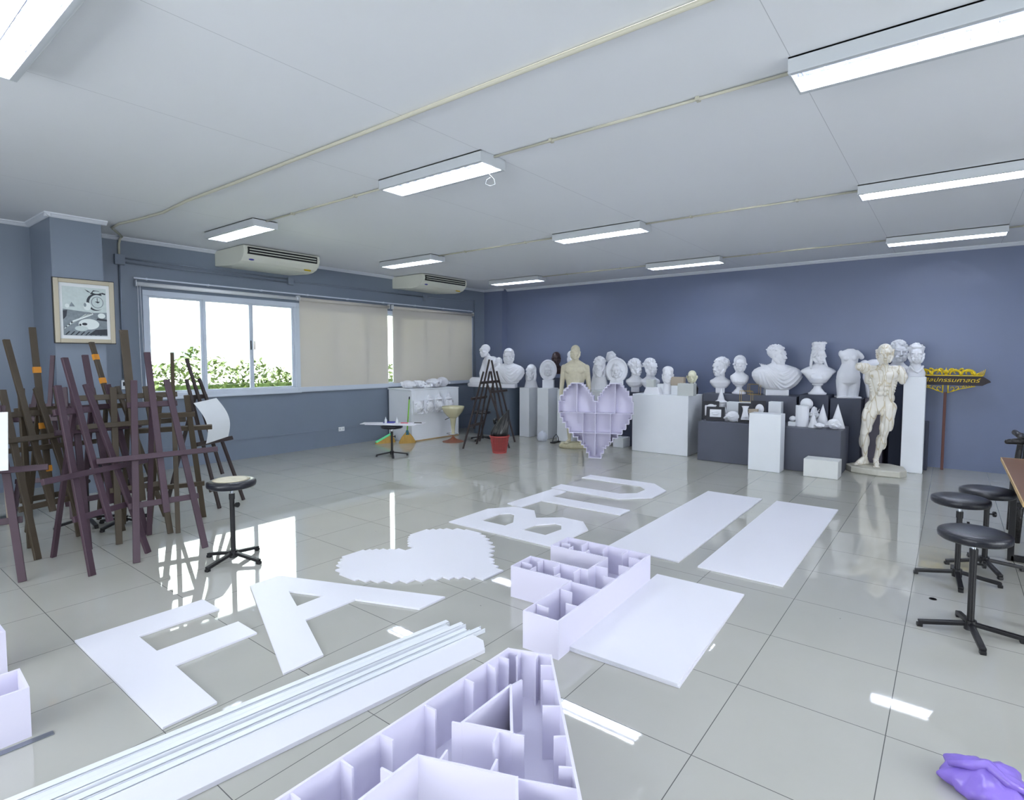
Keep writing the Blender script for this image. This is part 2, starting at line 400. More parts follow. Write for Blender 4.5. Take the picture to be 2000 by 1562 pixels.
# ------------------------------------------------------------ outside
ground_m = mat('sunlit concrete', (222, 224, 205), .8, noise=.05)
fac_m = mat('white facade', (236, 238, 236), .8)
leaf_m = mat('hedge leaves', (66, 82, 22), .6, noise=.45, nscale=12)
stem_m = mat('hedge core', (60, 80, 26), .8, noise=.3)
g = MB().box((-12, 4, -.35), (11.6, 34, .1)).build('outdoor_ground', ground_m); tag(g, 'pale sunlit paving outside the window, below the hedge', 'ground', kind='structure')
bl = thing('neighbour_building', (-15, 8, -.3), 'overexposed white building facade seen through the window behind the hedge', 'building')
MB().box((-.25, 0, 3.5), (.5, 30, 7)).build('wall', fac_m, bl)
lv = MB()
for k in range(7): lv.box((.03, -2.05, 1.83+k*0.102), (.03, 0.66, 0.077), (0, .5, 0))
lv.build('louvre_window', mat('pale blue louvre', (130, 165, 172), .6), bl)
MB().cone((.1, -1.49, 2.75), (.1, -1.49, 3.40), .14, .14).build('wall_lamp', greyb, bl)
hd = MB(); rr_ = random.Random(3)
vs, fs = [], []
for i in range(15000):
    y = rr_.uniform(-1.0, 15); hgt = 1.62+.13*math.sin(y*2.1)+.1*math.sin(y*5.3+1)+.07*math.sin(y*11)
    z = (rr_.random()**.6)*hgt; x = -8.55 + rr_.uniform(-.3, .3)
    c = Vector((x, y, z-.15)); s_ = rr_.uniform(.035, .075)
    e = Euler((rr_.uniform(-1, 1), rr_.uniform(-1, 1), rr_.uniform(0, 6.3))).to_matrix()
    o_ = len(vs); vs += [c+e @ Vector(p)*s_ for p in ((-1, 0, 0), (0, -.5, .15), (1.2, 0, 0), (0, .5, .15))]; fs.append((o_, o_+1, o_+2, o_+3))
hd._add(vs, fs)
hg = thing('hedge', (0, 0, 0), 'bright green leafy hedge outside the window under the white sky', 'hedge')
hd.build('foliage', leaf_m, hg, recalc=False); MB().box((-8.66, 7, .34), (.4, 16, 1.4)).build('core', stem_m, hg)

# ------------------------------------------------------------ ceiling lamps and conduits
def lamp(x, y, label):
    o = thing('ceiling_lamp', (x, y, H), label, 'ceiling light', 0, 'louvred fluorescent ceiling lamps')
    if not LAMP0:
        L, Wd, D = 1.2, .29, .085; t = .012
        h = MB(); h.box((0, 0, -.006), (L, Wd, .012))
        for s_ in (-1, 1):
            h.box((0, s_*(Wd/2-t/2), -D/2), (L, t, D)); h.box((s_*(L/2-t/2), 0, -D/2), (t, Wd-2*t, D))
            h.box((0, s_*(Wd/2-.02), -D+.003), (L-2*t, .026, .006))
        h.build('housing', housing, o, bevel=.002)
        rf = MB(); rf.box((0, 0, -.02), (L-.03, Wd-.05, .004))
        for s_ in (-1, 1): rf.box((0, s_*.055, -.028), (L-.03, .06, .003), (s_*.5, 0, 0))
        rf.build('reflector', refl_m, o)
        for s_ in (-1, 1):
            MB().cone((-L/2+.03, s_*.062, -.045), (L/2-.03, s_*.062, -.045), .014, .014, 10).build('tube', tube_m, o, smooth=True)
        lo = MB(); lo.box((0, 0, -.07), (L-.03, .004, .02))
        for s_ in (-1, 1): lo.box((0, s_*(Wd/2-.03), -.07), (L-.03, .004, .02))
        for k in range(12): lo.box((-L/2+.06+k*(L-.12)/11, 0, -.07), (.003, Wd-.06, .02))
        lo.build('louvre', refl_m, o)
        LAMP0.append(o); return o
    bpy.data.objects.remove(o); return dup(LAMP0[0], (x, y, H), 0, label)
LAMP0 = []
colx = {'left': -4.3, 'middle': -.9, 'right': 2.43, 'far right': 5.76}
rowy = {'overhead': -.215, 'nearest': 2.45, 'second': 5.11, 'farthest': 7.8}
LL = {('left', 'nearest'): 'ceiling lamp above the air conditioner nearest the picture', ('left', 'second'): 'ceiling lamp just in front of the farther air conditioner',
      ('left', 'farthest'): 'small ceiling lamp closest to the corner of window wall and back wall', ('middle', 'nearest'): 'ceiling lamp at the centre of the ceiling with a curled white wire dangling',
      ('middle', 'second'): 'ceiling lamp behind the centre one, over the room middle', ('middle', 'farthest'): 'ceiling lamp near the back wall above the woman busts',
      ('right', 'nearest'): 'largest ceiling lamp at the top right corner of the photo', ('right', 'second'): 'ceiling lamp second from the top on the right edge',
      ('right', 'farthest'): 'ceiling lamp nearest the back wall on the right, above the sign', ('middle', 'overhead'): 'ceiling lamp cut by the top left corner of the photo, tubes blown white'}
for cn, cx_ in colx.items():
    for rn, ry in rowy.items():
        if (cn, rn) in LL: lamp(cx_, ry, LL[(cn, rn)])
        elif cn in ('right', 'far right') or rn == 'overhead':
            lamp(cx_, ry, 'matching fluorescent ceiling lamp outside the photo, %s column %s row' % (cn, rn))
wr = MB().tube([(-.36, 2.45, 3.03), (-.35, 2.46, 2.98), (-.31, 2.47, 2.94), (-.3, 2.47, 2.90), (-.34, 2.46, 2.89), (-.38, 2.45, 2.91), (-.37, 2.45, 2.94), (-.33, 2.45, 2.95)], .0022, 6).build('dangling_wire', white_s, smooth=True)
tag(wr, 'thin white curled wire hanging from the centre ceiling lamp', 'wire')
tag(MB().lathe([(.03, 0), (.034, -.01), (.02, -.022), (.001, -.024)], (2.6, 2.66, H)).build('ceiling_rose', acm, smooth=True), 'small cream round knob on the ceiling beside the top right lamp', 'knob')
def conduit(n, pts, label, r=.009, m=conduit_m):
    o = thing('conduit', pts[0], label, 'conduit', 0, 'cream conduits on the ceiling')
    base = Vector(pts[0]); P = [Vector(p)-base for p in pts]
    MB().tube(P, r, 10).build('pipe', m, o, smooth=True)
    L = (P[-1]-P[0]).length; k = max(1, int(L/1.0)); d = (P[-1]-P[0])/L
    if len(P) == 2:
        for i in range(k):
            q = P[0]+d*(L*(i+.5)/k); MB().box(q, (.022, .04, .022)).build('clip', m, o)
    return o
zc = H-.0125
conduit('c', [(-3.7, 2.46, zc), (-1.5, 2.46, zc)], 'cream conduit between the near left lamp and the centre lamp')
conduit('c', [(-.3, 2.46, zc), (1.83, 2.46, zc)], 'cream conduit from the centre lamp to the top right lamp')
conduit('c', [(-3.7, 5.13, zc), (-1.5, 5.13, zc)], 'cream conduit joining the second row lamps on the left')
conduit('c', [(-.3, 5.13, zc), (1.83, 5.13, zc)], 'cream conduit joining the second row lamps on the right')
conduit('c', [(-3.7, 7.82, zc), (-1.5, 7.82, zc)], 'thin conduit joining the two farthest lamps on the left')
conduit('c', [(-.3, 7.82, zc), (1.83, 7.82, zc)], 'thin conduit joining the two farthest lamps on the right')
conduit('c', [(3.03, 7.82, zc), (5.16, 7.82, zc)], 'short conduit leaving the last lamp at the right edge')
conduit('c', [(-5.95, 1.76, H-.022), (-5.5, 1.52, H-.016), (-5.2, 1.50, H-.016), (-4.7, 1.56, H-.016), (-4.2, 1.60, H-.016), (-3.5, 1.56, H-.016), (-2.6, 1.57, H-.016), (5.5, 1.57, H-.016)], 'long cream conduit crossing the whole ceiling from the wall column', .013)
pipes = thing('wall_conduit', (XL, 1.76, 2.8), 'blue grey painted conduits and boxes along the window wall', 'conduit')
MB().tube([(.15, 0, .295), (.08, .0, .28), (.03, 0, .22), (.02, 0, .05)], .013, 10).build('cream_bend', conduit_m, pipes, smooth=True)
for a_, b_ in (((.03, 0, .02), (.05, .11, .13)), ((.03, 2.34, .0), (.05, .09, .12)), ((.03, 5.25, -.01), (.05, .09, .12)), ((.03, 6.75, .02), (.04, .06, .06))): MB().box(a_, b_).build('junction_box', wallg_m, pipes, bevel=.003)
m = MB(); m.tube([(.02, .05, .045), (.02, 2.3, .03)], .011); m.tube([(.02, .05, -.01), (.02, 2.3, -.025)], .011)
m.tube([(.02, 2.38, .0), (.02, 5.2, .0)], .011); m.tube([(.02, 5.3, 0), (.02, 6.75, .02), (.02, 6.75, -1.8)], .011); m.tube([(.02, 0, -.05), (.02, 0, -1.52)], .011)
m.build('pipe', wallg_m, pipes, smooth=True)

# ------------------------------------------------------------ air conditioners
def aircon(y0, y1, label):
    o = thing('air_conditioner', (XL, (y0+y1)/2, 2.86), label, 'air conditioner', 0, 'ceiling suspended air conditioners')
    L = y1-y0
    prof = [(.0, .03), (.0, .245), (.86, .245), (.875, .18), (.87, .15), (.84, .09), (.78, .04), (.68, .01), (.55, .0)]
    m4 = Matrix(((1, 0, 0, 0), (0, 0, 1, 0), (0, 1, 0, 0), (0, 0, 0, 1)))
    MB().prism(prof, -L/2, L/2, m=m4).build('body', acm, o, bevel=.006)
    MB().box((.868, 0, .175), (.03, L-.1, .095), (0, .05, 0)).build('outlet', acd, o)
    f = MB(); f.box((.885, 0, .19), (.012, L-.14, .012)); f.box((.886, 0, .155), (.012, L-.14, .01), (0, .4, 0)); f.build('flap', acm, o)
    MB().ell((.81, -L/2+.13, .065), (.012, .04, .014)).build('badge', blue_s, o)
    MB().box((.77, L/2-.15, .032), (.05, .1, .012), (0, .6, 0)).build('sticker', gold, o)
    return o
aircon(2.95, 4.10, 'cream ceiling air conditioner above the open window, larger in the photo')
aircon(6.2, 7.35, 'cream ceiling air conditioner above the roller blinds, farther away')

# ------------------------------------------------------------ roller blinds and rail
def blind(y0, y1, drop, label):
    o = thing('roller_blind', (XL+.05, (y0+y1)/2, 2.525), label, 'blind', 0, 'roller blinds')
    L = y1-y0
    MB().cone((0, -L/2, 0), (0, L/2, 0), .028, .028, 20).build('roller', [blind_m, white_s][drop < .2], o, smooth=True)
    if drop > .2:
        # fabric sheet with a soft ripple
        f = MB(); vs = []; fs = []; n, k = 24, 16
        for side in (0, 1):
            for i in range(n+1):
                for j in range(k+1):
                    yy = -L/2+.01+(L-.02)*i/n; zz = -drop*j/k
                    vs.append(Vector((-.028+.006*math.sin(yy*3+zz*1.5)*(j/k)+side*.0012, yy, zz)))
        M1 = (n+1)*(k+1)
        for i in range(n):
            for j in range(k):
                a = i*(k+1)+j; q = (a, a+1, a+k+2, a+k+1); fs.append(q); fs.append(tuple(M1+t for t in reversed(q)))
        f._add(vs, fs); f.build('fabric', blind_m, o, smooth=True, recalc=False)
        MB().box((-.027, 0, -drop-.008), (.014, L-.02, .02)).build('hem_bar', alu, o)
    for s_ in (-1, 1): MB().box((-.01, s_*(L/2+.006), .01), (.07, .008, .08)).build('bracket', white_s, o)
    return o
b1 = blind(1.93, 4.2, .03, 'rolled up white blind over the open window')
MB().tube([(.03, -1.13, 0), (.032, -1.13, -.8), (.04, -1.12, -1.55), (.05, -1.08, -1.6), (.05, -1.05, -1.55), (.03, -1.09, -.8), (.02, -1.10, 0)], .003, 6).build('pull_cord', white_s, b1, smooth=True)
blind(4.24, 6.07, 1.52, 'lowered beige roller blind directly beside the open window')
blind(6.17, 8.42, 1.50, 'lowered beige roller blind nearest the room corner')
rl = thing('curtain_rail', (XL+.05, 5.15, 2.60), 'thin white metal rail above all the roller blinds', 'rail')
MB().box((0, 0, 0), (.014, 6.5, .02)).build('track', alu, rl)
m = MB()
for k in range(9): m.box((-.02, -3.1+k*.78, .0), (.05, .02, .03))
m.build('bracket', alu, rl)

# ------------------------------------------------------------ picture, thermostat, outlet
pc = thing('framed_drawing', (-5.245, 1.16, 2.07), 'champagne framed still life pencil drawing hanging on the wall column', 'picture')
m = MB(); w_, h_ = .565, .72
m.box((-.008, 0, 0), (.022, w_, h_)); m.build('backing', frame_k, pc)
m = MB()
for s_ in (-1, 1): m.box((.012, s_*(w_/2-.03), 0), (.022, .045, h_-.015)); m.box((.012, 0, s_*(h_/2-.03)), (.022, w_-.105, .045))
m.build('frame', frame_c, pc, bevel=.005)
MB().box((.004, 0, 0), (.004, w_-.1, h_-.1)).build('mat_board', paper, pc)
gA = mat('pencil light', (196, 208, 206), .8, noise=.12, nscale=30); gB = mat('pencil mid', (130, 140, 146), .8, noise=.35, nscale=40)
gC = mat('pencil dark', (58, 62, 70), .8, noise=.4, nscale=50); gD = mat('pencil pale', (222, 230, 228), .8, noise=.05)
d = MB()
def disc(y, z, ry, rz_, mi, x, n=28):
    d.mi = mi; d.prism([(ry*math.cos(2*PI*i/n), rz_*math.sin(2*PI*i/n)) for i in range(n)], 0, .0006, m=Matrix(((0, 0, 1, x), (1, 0, 0, y), (0, 1, 0, z), (0, 0, 0, 1))))
def quad(pts, mi, x):
    d.mi = mi; d.prism(pts, 0, .0006, m=Matrix(((0, 0, 1, x), (1, 0, 0, 0), (0, 1, 0, 0), (0, 0, 0, 1))))
x0 = .0062
quad([(-.2, -.27), (.2, -.27), (.2, .27), (-.2, .27)], 0, x0)
quad([(-.2, -.27), (.2, -.27), (.2, .0), (.08, -.01), (-.02, .0), (-.2, .02)], 1, x0+.0007)
for k in range(7): quad([(-.19+.012*k, -.2+.012*k), (-.19+.012*k, -.19+.014*k), (.0+.012*k, -.03+.002*k), (.05, -.02+.002*k), (.0+.012*k, -.042+.002*k)], 2 if k % 2 else 3, x0+.0014+.0001*k)
disc(.1, .11, .085, .095, 2, x0+.0021); disc(.115, .11, .075, .085, 0, x0+.0028); disc(.115, .11, .058, .066, 1, x0+.0035); disc(.115, .11, .05, .058, 0, x0+.0042)
quad([(.112, .11), (.118, .11), (.118, .16), (.112, .16)], 2, x0+.0049); quad([(.09, .12), (.14, .12), (.12, .10)], 2, x0+.0049)
quad([(.05, .2), (.16, .19), (.15, .22), (.13, .24), (.08, .245)], 2, x0+.0028); disc(.11, .222, .035, .014, 0, x0+.0035)
quad([(.0, .25), (.03, .22), (.06, .215), (.03, .235)], 2, x0+.0042); quad([(.15, .21), (.19, .20), (.195, .215), (.16, .225)], 2, x0+.0042)
disc(.02, .06, .035, .045, 3, x0+.0042); disc(.0, .075, .012, .022, 1, x0+.0049)
disc(.03, -.14, .095, .06, 3, x0+.0042); disc(-.04, -.19, .06, .03, 0, x0+.0049); disc(-.01, -.14, .024, .015, 2, x0+.0056); disc(-.05, -.15, .01, .012, 2, x0+.0056)
quad([(-.2, .0), (-.2, -.1), (-.17, -.06), (-.16, .01)], 2, x0+.0028); quad([(-.14, .05), (-.12, .1), (-.09, .05)], 1, x0+.0021); disc(-.16, .055, .02, .022, 3, x0+.0028)
quad([(.1, -.09), (.2, -.1), (.2, -.08), (.11, -.07)], 2, x0+.0035); disc(.15, -.04, .035, .03, 3, x0+.0035); quad([(.09, -.2), (.2, -.19), (.2, -.26), (.02, -.26)], 2, x0+.0014)
for k in range(8): quad([(-.19+k*.045, -.265), (-.175+k*.045, -.265), (-.14+k*.045, -.225), (-.155+k*.045, -.225)], 2, x0+.0028)
d.build('drawing', [gA, gB, gC, gD], pc)
th = thing('thermostat', (XL+.01, 1.77, 1.2), 'small white thermostat with dark screen on the window wall', 'thermostat')
MB().box((0, 0, 0), (.02, .08, .12)).build('casing', white_s, th, bevel=.003); MB().box((.012, 0, .01), (.004, .045, .05)).build('screen', blkm, th)
ou = thing('wall_outlet', (XL+.006, 5.02, .29), 'white double wall outlet low on the window wall', 'outlet')
MB().box((0, 0, 0), (.014, .12, .075)).build('cover_plate', white_s, ou, bevel=.003); MB().box((.008, -.03, 0), (.003, .02, .03)).box((.008, .03, 0), (.003, .02, .03)).build('socket', greyb, ou)

# ------------------------------------------------------------ flat foam board letters on the floor
T = .012
def flat(name, poly, label, cat, holes=(), group=None, z=0.0, m=pvc, t=T):
    cx_ = sum(p[0] for p in poly)/len(poly); cy_ = sum(p[1] for p in poly)/len(poly)
    sh = lambda q: [(p[0]-cx_, p[1]-cy_) for p in q]
    o = MB().prism(sh(poly), 0, t, [sh(h) for h in holes]).build(name, m, loc=(cx_, cy_, z+.0005), bevel=.0015)
    return tag(o, label, cat, group)
G = 'white cut out letters laid flat on the floor'
flat('letter_board', [(-1.215, 0), (-1.215, .66), (-.99, .66), (-.99, .23), (-.735, .23), (-.73, .65), (-.51, .65), (-.505, .23), (-.02, .22), (-.02, 0)], 'flat white cut out letter F on the floor', 'letter', group=G)
flat('letter_board', [(-1.195, .95), (-1.205, 1.16), (-.01, 1.63), (-.01, 1.41), (-.44, 1.25), (-.435, .90), (0, .74), (0, .52)], 'flat white cut out letter A on the floor', 'letter', [[(-.90, 1.06), (-.65, 1.16), (-.645, .97)]], G)
flat('letter_board', [(-1.19, 2.83), (-1.2, 3.40), (-1.03, 3.63), (-.78, 3.64), (-.61, 3.44), (-.41, 3.61), (-.18, 3.61), (-.01, 3.42), (-.01, 3.17), (-.02, 2.85)], 'flat white cut out letter B on the floor', 'letter',
     [[(-.98, 3.05), (-.98, 3.33), (-.91, 3.41), (-.85, 3.40), (-.69, 3.18), (-.69, 3.06)], [(-.49, 3.06), (-.48, 3.24), (-.36, 3.40), (-.29, 3.40), (-.21, 3.28), (-.23, 3.06)]], G)
flat('letter_board', [(-1.18, 3.69), (-1.17, 4.53), (-.97, 4.52), (-.965, 4.235), (-.015, 4.25), (-.01, 4.03), (-.96, 4.005), (-.97, 3.66)], 'flat white cut out letter T on the floor', 'letter', group=G)
flat('letter_board', [(-1.22, 4.57), (-.32, 4.59), (-.05, 4.86), (-.06, 5.27), (-.33, 5.53), (-1.23, 5.50), (-1.23, 5.28), (-.42, 5.31), (-.28, 5.17), (-.28, 4.95), (-.43, 4.81), (-1.23, 4.80)], 'flat white cut out letter U on the floor', 'letter', group=G)
HW = [(.097, 0), (.097, .08), (.133, .08), (.133, .155), (.172, .155), (.172, .198), (.214, .198), (.214, .262), (.273, .262), (.273, .32), (.344, .32), (.344, .382), (.411, .382), (.411, .459), (.467, .459), (.467, .543),
      (.515, .543), (.515, .621), (.552, .621), (.552, .699), (.578, .699), (.578, .883), (.555, .883), (.555, .969), (.504, .969), (.504, 1.045), (.466, 1.045), (.466, 1.086), (.425, 1.086), (.425, 1.127), (.388, 1.127), (.388, 1.163),
      (.213, 1.163), (.213, 1.135), (.177, 1.135), (.177, 1.10), (.143, 1.10), (.143, 1.06), (.11, 1.06), (.11, 1.012), (.075, 1.012), (.075, .965), (.04, .965), (.04, .886)]
HEART = HW + [(-a, b_) for a, b_ in reversed(HW)]
flat('heart_board', [(-b_*1.015, 2.10-a*1.14) for a, b_ in HEART], 'flat white stepped heart on the floor between the letters A and B', 'heart')
def rect(x0, x1, y0, y1, rot=0):
    cx_, cy_ = (x0+x1)/2, (y0+y1)/2; c, s_ = math.cos(R(rot)), math.sin(R(rot))
    return [(cx_+(x-cx_)*c-(y-cy_)*s_, cy_+(x-cx_)*s_+(y-cy_)*c) for x, y in ((x0, y0), (x1, y0), (x1, y1), (x0, y1))]
flat('foam_board_sheet', rect(.34, .945, 3.15, 5.56, .3), 'long white rectangular panel on the floor beside the letters T and U', 'panel')
flat('foam_board_sheet', rect(1.095, 1.69, 3.15, 5.57, .3), 'long white rectangular panel on the floor, rightmost of all panels', 'panel')
flat('foam_board_sheet', rect(.96, 1.56, 1.58, 2.81, 2.2), 'short wide white panel on the floor right against the F shaped box', 'panel')
flat('foam_board_sheet', rect(.96, 1.56, 1.58, 2.81, 2.9), 'second short white panel lying directly under the wide white panel', 'panel')
for o in [q for q in C.objects if q.get('label', '').startswith('short wide white panel')]: o.location.z = T+.0012

# ------------------------------------------------------------ open box letters
def boxshape(name, loc, rz, outline, h, segs, label, cat, holes=(), rot=None, m=lilac, t=.010, floor_z=0):
    o = thing(name, loc, label, cat)
    o.rotation_euler = rot if rot else (0, 0, rz)
    w = MB()
    for lp in [outline]+list(holes):
        n = len(lp)
        for i in range(n):
            a, b_ = Vector((*lp[i], 0)), Vector((*lp[(i+1) % n], 0)); d = (b_-a); L = d.length
            hh_ = h+.0004*(i % 2)+.0002*(i == n-1); w.box(((a+b_)/2+Vector((0, 0, hh_/2))), (L+t*.98, t, hh_), (0, 0, math.atan2(d.y, d.x)))
    w.build('side_wall', m, o)
    MB().prism(outline, 0, .008, holes).build('base_panel', m, o)
    for x0_, y0_, x1_, y1_, *hh in segs:
        a, b_ = Vector((x0_, y0_, 0)), Vector((x1_, y1_, 0)); d = b_-a; hz = hh[0] if hh else h-.004
        MB().box((a+b_)/2+Vector((0, 0, .008+(hz-.008)/2)), (d.length, .008, hz-.008), (0, 0, math.atan2(d.y, d.x))).build('divider', m, o)
    return o
FB = [(.775, 1.45), (.99, 1.46), (.94, 2.66), (.285, 2.63), (.29, 2.405), (.735, 2.43), (.745, 2.16), (.305, 2.135), (.315, 1.915), (.755, 1.945)]
FS = [(.31, 2.51, .38, 2.515), (.42, 2.49, .425, 2.41), (.46, 2.63, .46, 2.54), (.55, 2.50, .555, 2.42), (.62, 2.64, .625, 2.56), (.78, 2.65, .78, 2.56), (.85, 2.53, .94, 2.535), (.86, 2.36, .945, 2.365), (.745, 2.26, .83, 2.27), (.87, 2.14, .955, 2.145),
      (.32, 2.02, .40, 2.02), (.41, 2.13, .41, 2.07), (.44, 2.01, .445, 1.93), (.54, 2.14, .545, 2.06), (.63, 2.01, .63, 1.94), (.69, 2.15, .695, 2.07), (.77, 1.81, .85, 1.81), (.78, 1.56, .86, 1.56), (.90, 1.67, .98, 1.675), (.76, 1.94, .965, 1.95), (.83, 1.70, .87, 1.72, .06), (.80, 2.02, .88, 2.03, .06)]
boxshape('letter_box', (0, 0, 0), 0, FB, .205, FS, 'open lilac foam board box shaped like the letter F, lying on its back', 'letter box')
M_ = Vector((1.075, 1.10)); d_ = Vector((.352, -.936)); e_ = Vector((.936, .352))
def AL(s_, t): v = M_+e_*s_+d_*t; return (v.x, v.y)
AO = [AL(-.1, 0), AL(.1, 0), AL(.55, 1.2), AL(.33, 1.2), AL(.178, .745), AL(-.172, .745), AL(-.33, 1.2), AL(-.55, 1.2)]
AH = [AL(0, .27), AL(.096, .545), AL(-.096, .545)]
AS = [(-.131, .068, -.073, .081), (-.153, .142, -.104, .163), (-.209, .274, -.153, .294), (-.279, .483, -.223, .503), (-.352, .683, -.292, .698), (-.408, .833, -.35, .855), (-.471, 1.0, -.427, 1.015), (.128, .075, .077, .088), (.17, .185, .118, .197),
      (.23, .340, .159, .36), (.292, .50, .243, .518), (.348, .645, .294, .656), (-.043, .004, -.044, .05), (.041, .004, .041, .05), (-.091, .687, -.092, .741), (.047, .55, .049, .606), (.088, .68, .088, .741), (-.262, .826, -.205, .841),
      (-.136, .547, .142, .545), (.0, .27, .031, .215), (.178, .745, .378, .735), (.43, .88, .38, .90), (.48, 1.03, .43, 1.05), (.22, .87, .27, .86)]
boxshape('letter_box', (0, 0, 0), 0, AO, .225, [AL(a, b_)+AL(c, d) for a, b_, c, d in AS], 'open lilac foam board box shaped like a large letter A in the foreground', 'letter box', holes=[AH])
hsegs = [(-.578, .70, .578, .70, .196), (-.29, .70, -.29, 1.16), (0, .03, 0, .886), (.305, .70, .305, 1.16), (-.19, .21, -.19, .70), (.235, .215, .235, .70), (-.40, .387, .40, .387, .19), (-.578, .88, -.50, .88), (.09, .155, .14, .155, .1)]
ht = boxshape('heart_box', (-1.83-.02, 6.654+.04, .006), 0, HEART, .2, hsegs, 'open lilac stepped heart shaped box standing on its tip', 'heart box')
# local xy plane stands upright: local x -> along, local y -> up, local z -> toward the viewer
ex = Vector((math.cos(R(24)), math.sin(R(24)), 0)); ez = Vector((math.sin(R(24)), -math.cos(R(24)), 0))
mm = Matrix((ex, Vector((0, 0, 1)), ez)).transposed().to_4x4(); mm.translation = Vector((-1.838-.2*ez.x, 6.65-.2*ez.y, .006)); ht.matrix_world = mm
# two boxes at the left edge
boxshape('letter_box', (0, 0, 0), 0, [(-.615, -1.2), (-.41, -1.2), (-.41, -.345), (-.615, -.335)], .21, [(-.615, -.62, -.54, -.62), (-.41, -.75, -.48, -.75)], 'open white foam board box cut by the lower left edge of the photo', 'letter box')
boxshape('letter_box', (0, 0, 0), 0, [(-1.32, -1.2), (-1.115, -1.2), (-1.115, -.295), (-1.32, -.295)], .21, [(-1.32, -.6, -1.25, -.6)], 'white foam board box end just showing above the other at the left edge', 'letter box')
tag(MB().box((0, 0, .002), (.62, .032, .003)).build('ruler', steel, loc=(-.372, -.59, .001), rot=(0, 0, R(88))), 'steel ruler on the floor beside the white box at the left edge', 'ruler')
# ------------------------------------------------------------ plastic strips and long board
def strips():
    # direction from the far end (.30,1.45) to the near end (-.05,-.6)
    far = Vector((.245, 1.38, 0)); near = Vector((-.02, -.58, 0)); d = (far-near).normalized(); n = Vector((d.y, -d.x, 0))
    Ls = ['outermost white plastic strip of the bundle, nearest the flat letter F', 'second white plastic strip of the bundle from the letter F side', 'middle white plastic strip of the bundle', 'fourth white plastic strip of the bundle, ends farthest', 'innermost white plastic strip of the bundle beside the wide board']
    for i in range(5):
        off = .022+.05*i; L1 = [0, -.03, .04, .03, .10][i]; L0 = -1.1-.05*i
        a = near+d*L0+n*off; b_ = far+d*L1+n*(off+.004*(i % 2)); z = [0, .0, .012, .0, .0][i]
        o = thing('plastic_strip', (a.x, a.y, z), Ls[i], 'strip', math.atan2(d.y, d.x), 'bundle of white plastic strips')
        L = (b_-a).length
        m = MB(); m.box((L/2, 0, .004), (L, .044, .006)); m.box((L/2, .019, .014), (L, .005, .022)); m.box((L/2, -.019, .014), (L, .005, .022)); m.build('channel', strip, o, bevel=.0015)
        m = MB(); m.box((L/2+.004*i, 0, .0275), (L-.02*i, .030, .004)); m.build('cover_lip', strip, o, bevel=.001)
strips()
flat('long_board', [(.465, 1.36), (.575, 1.345), (.645, 1.28), (.245, -1.8), (.06, -1.8)], 'long wide white board beside the plastic strip bundle', 'board', t=.02, m=pvc)
# small offcuts
tag(MB().lathe([(.018, .0005), (.020, .003), (.022, .0005)], (0, 0, 0)).build('rubber_ring', blkm, loc=(2.52, 3.55, 0)), 'tiny dark ring on the floor between the stools', 'ring')

# ------------------------------------------------------------ purple bag
def bag(name, m, loc, r, label, cat, seed, hgt, sq=1.0, knot=True, amp=.12):
    q = random.Random(seed); o = thing(name, loc, label, cat); b_ = MB()
    ph = [q.uniform(0, 6) for _ in range(8)]; vs = []; U, V = 48, 20
    for j in range(V+1):
        t = j/V; z = hgt*t; base = r*math.sin(PI*(.18+.80*t)**.9)**.6 if t < 1 else .01
        for k in range(U):
            a = 2*PI*k/U
            w = 1+amp*(math.sin(3*a+ph[0]+2*t)+.6*math.sin(7*a+ph[1]-5*t)+.4*math.sin(13*a+ph[2]+9*t)*t)+.05*math.sin(17*a+ph[3])
            vs.append(Vector((base*w*math.cos(a), base*w*sq*math.sin(a), z*(1+.06*math.sin(4*a+ph[4])))))
    fs = [(j*U+k, j*U+(k+1) % U, (j+1)*U+(k+1) % U, (j+1)*U+k) for j in range(V) for k in range(U)]+[tuple(range(U))[::-1], tuple(range(V*U, (V+1)*U))]
    b_._add(vs, fs); b_.build('body', m, o, smooth=True)
    if knot:
        k_ = MB(); k_.tube([(-r*.9, -.02, hgt*.75), (-r*.4, -.04, hgt*1.05), (0, 0, hgt*1.02), (r*.4, -.06, hgt*.98), (r*1.0, -.2*r, hgt*.6)], [r*.09, r*.13, r*.16, r*.12, r*.07], 10); k_.ell((0, 0, hgt*1.03), (r*.22, r*.18, r*.13)); k_.build('knot', m, o, smooth=True)
    return o
bag('plastic_bag', purp, (2.72, 1.66, .0), .125, 'crumpled translucent purple plastic bag at the lower right corner', 'bag', 5, .10)

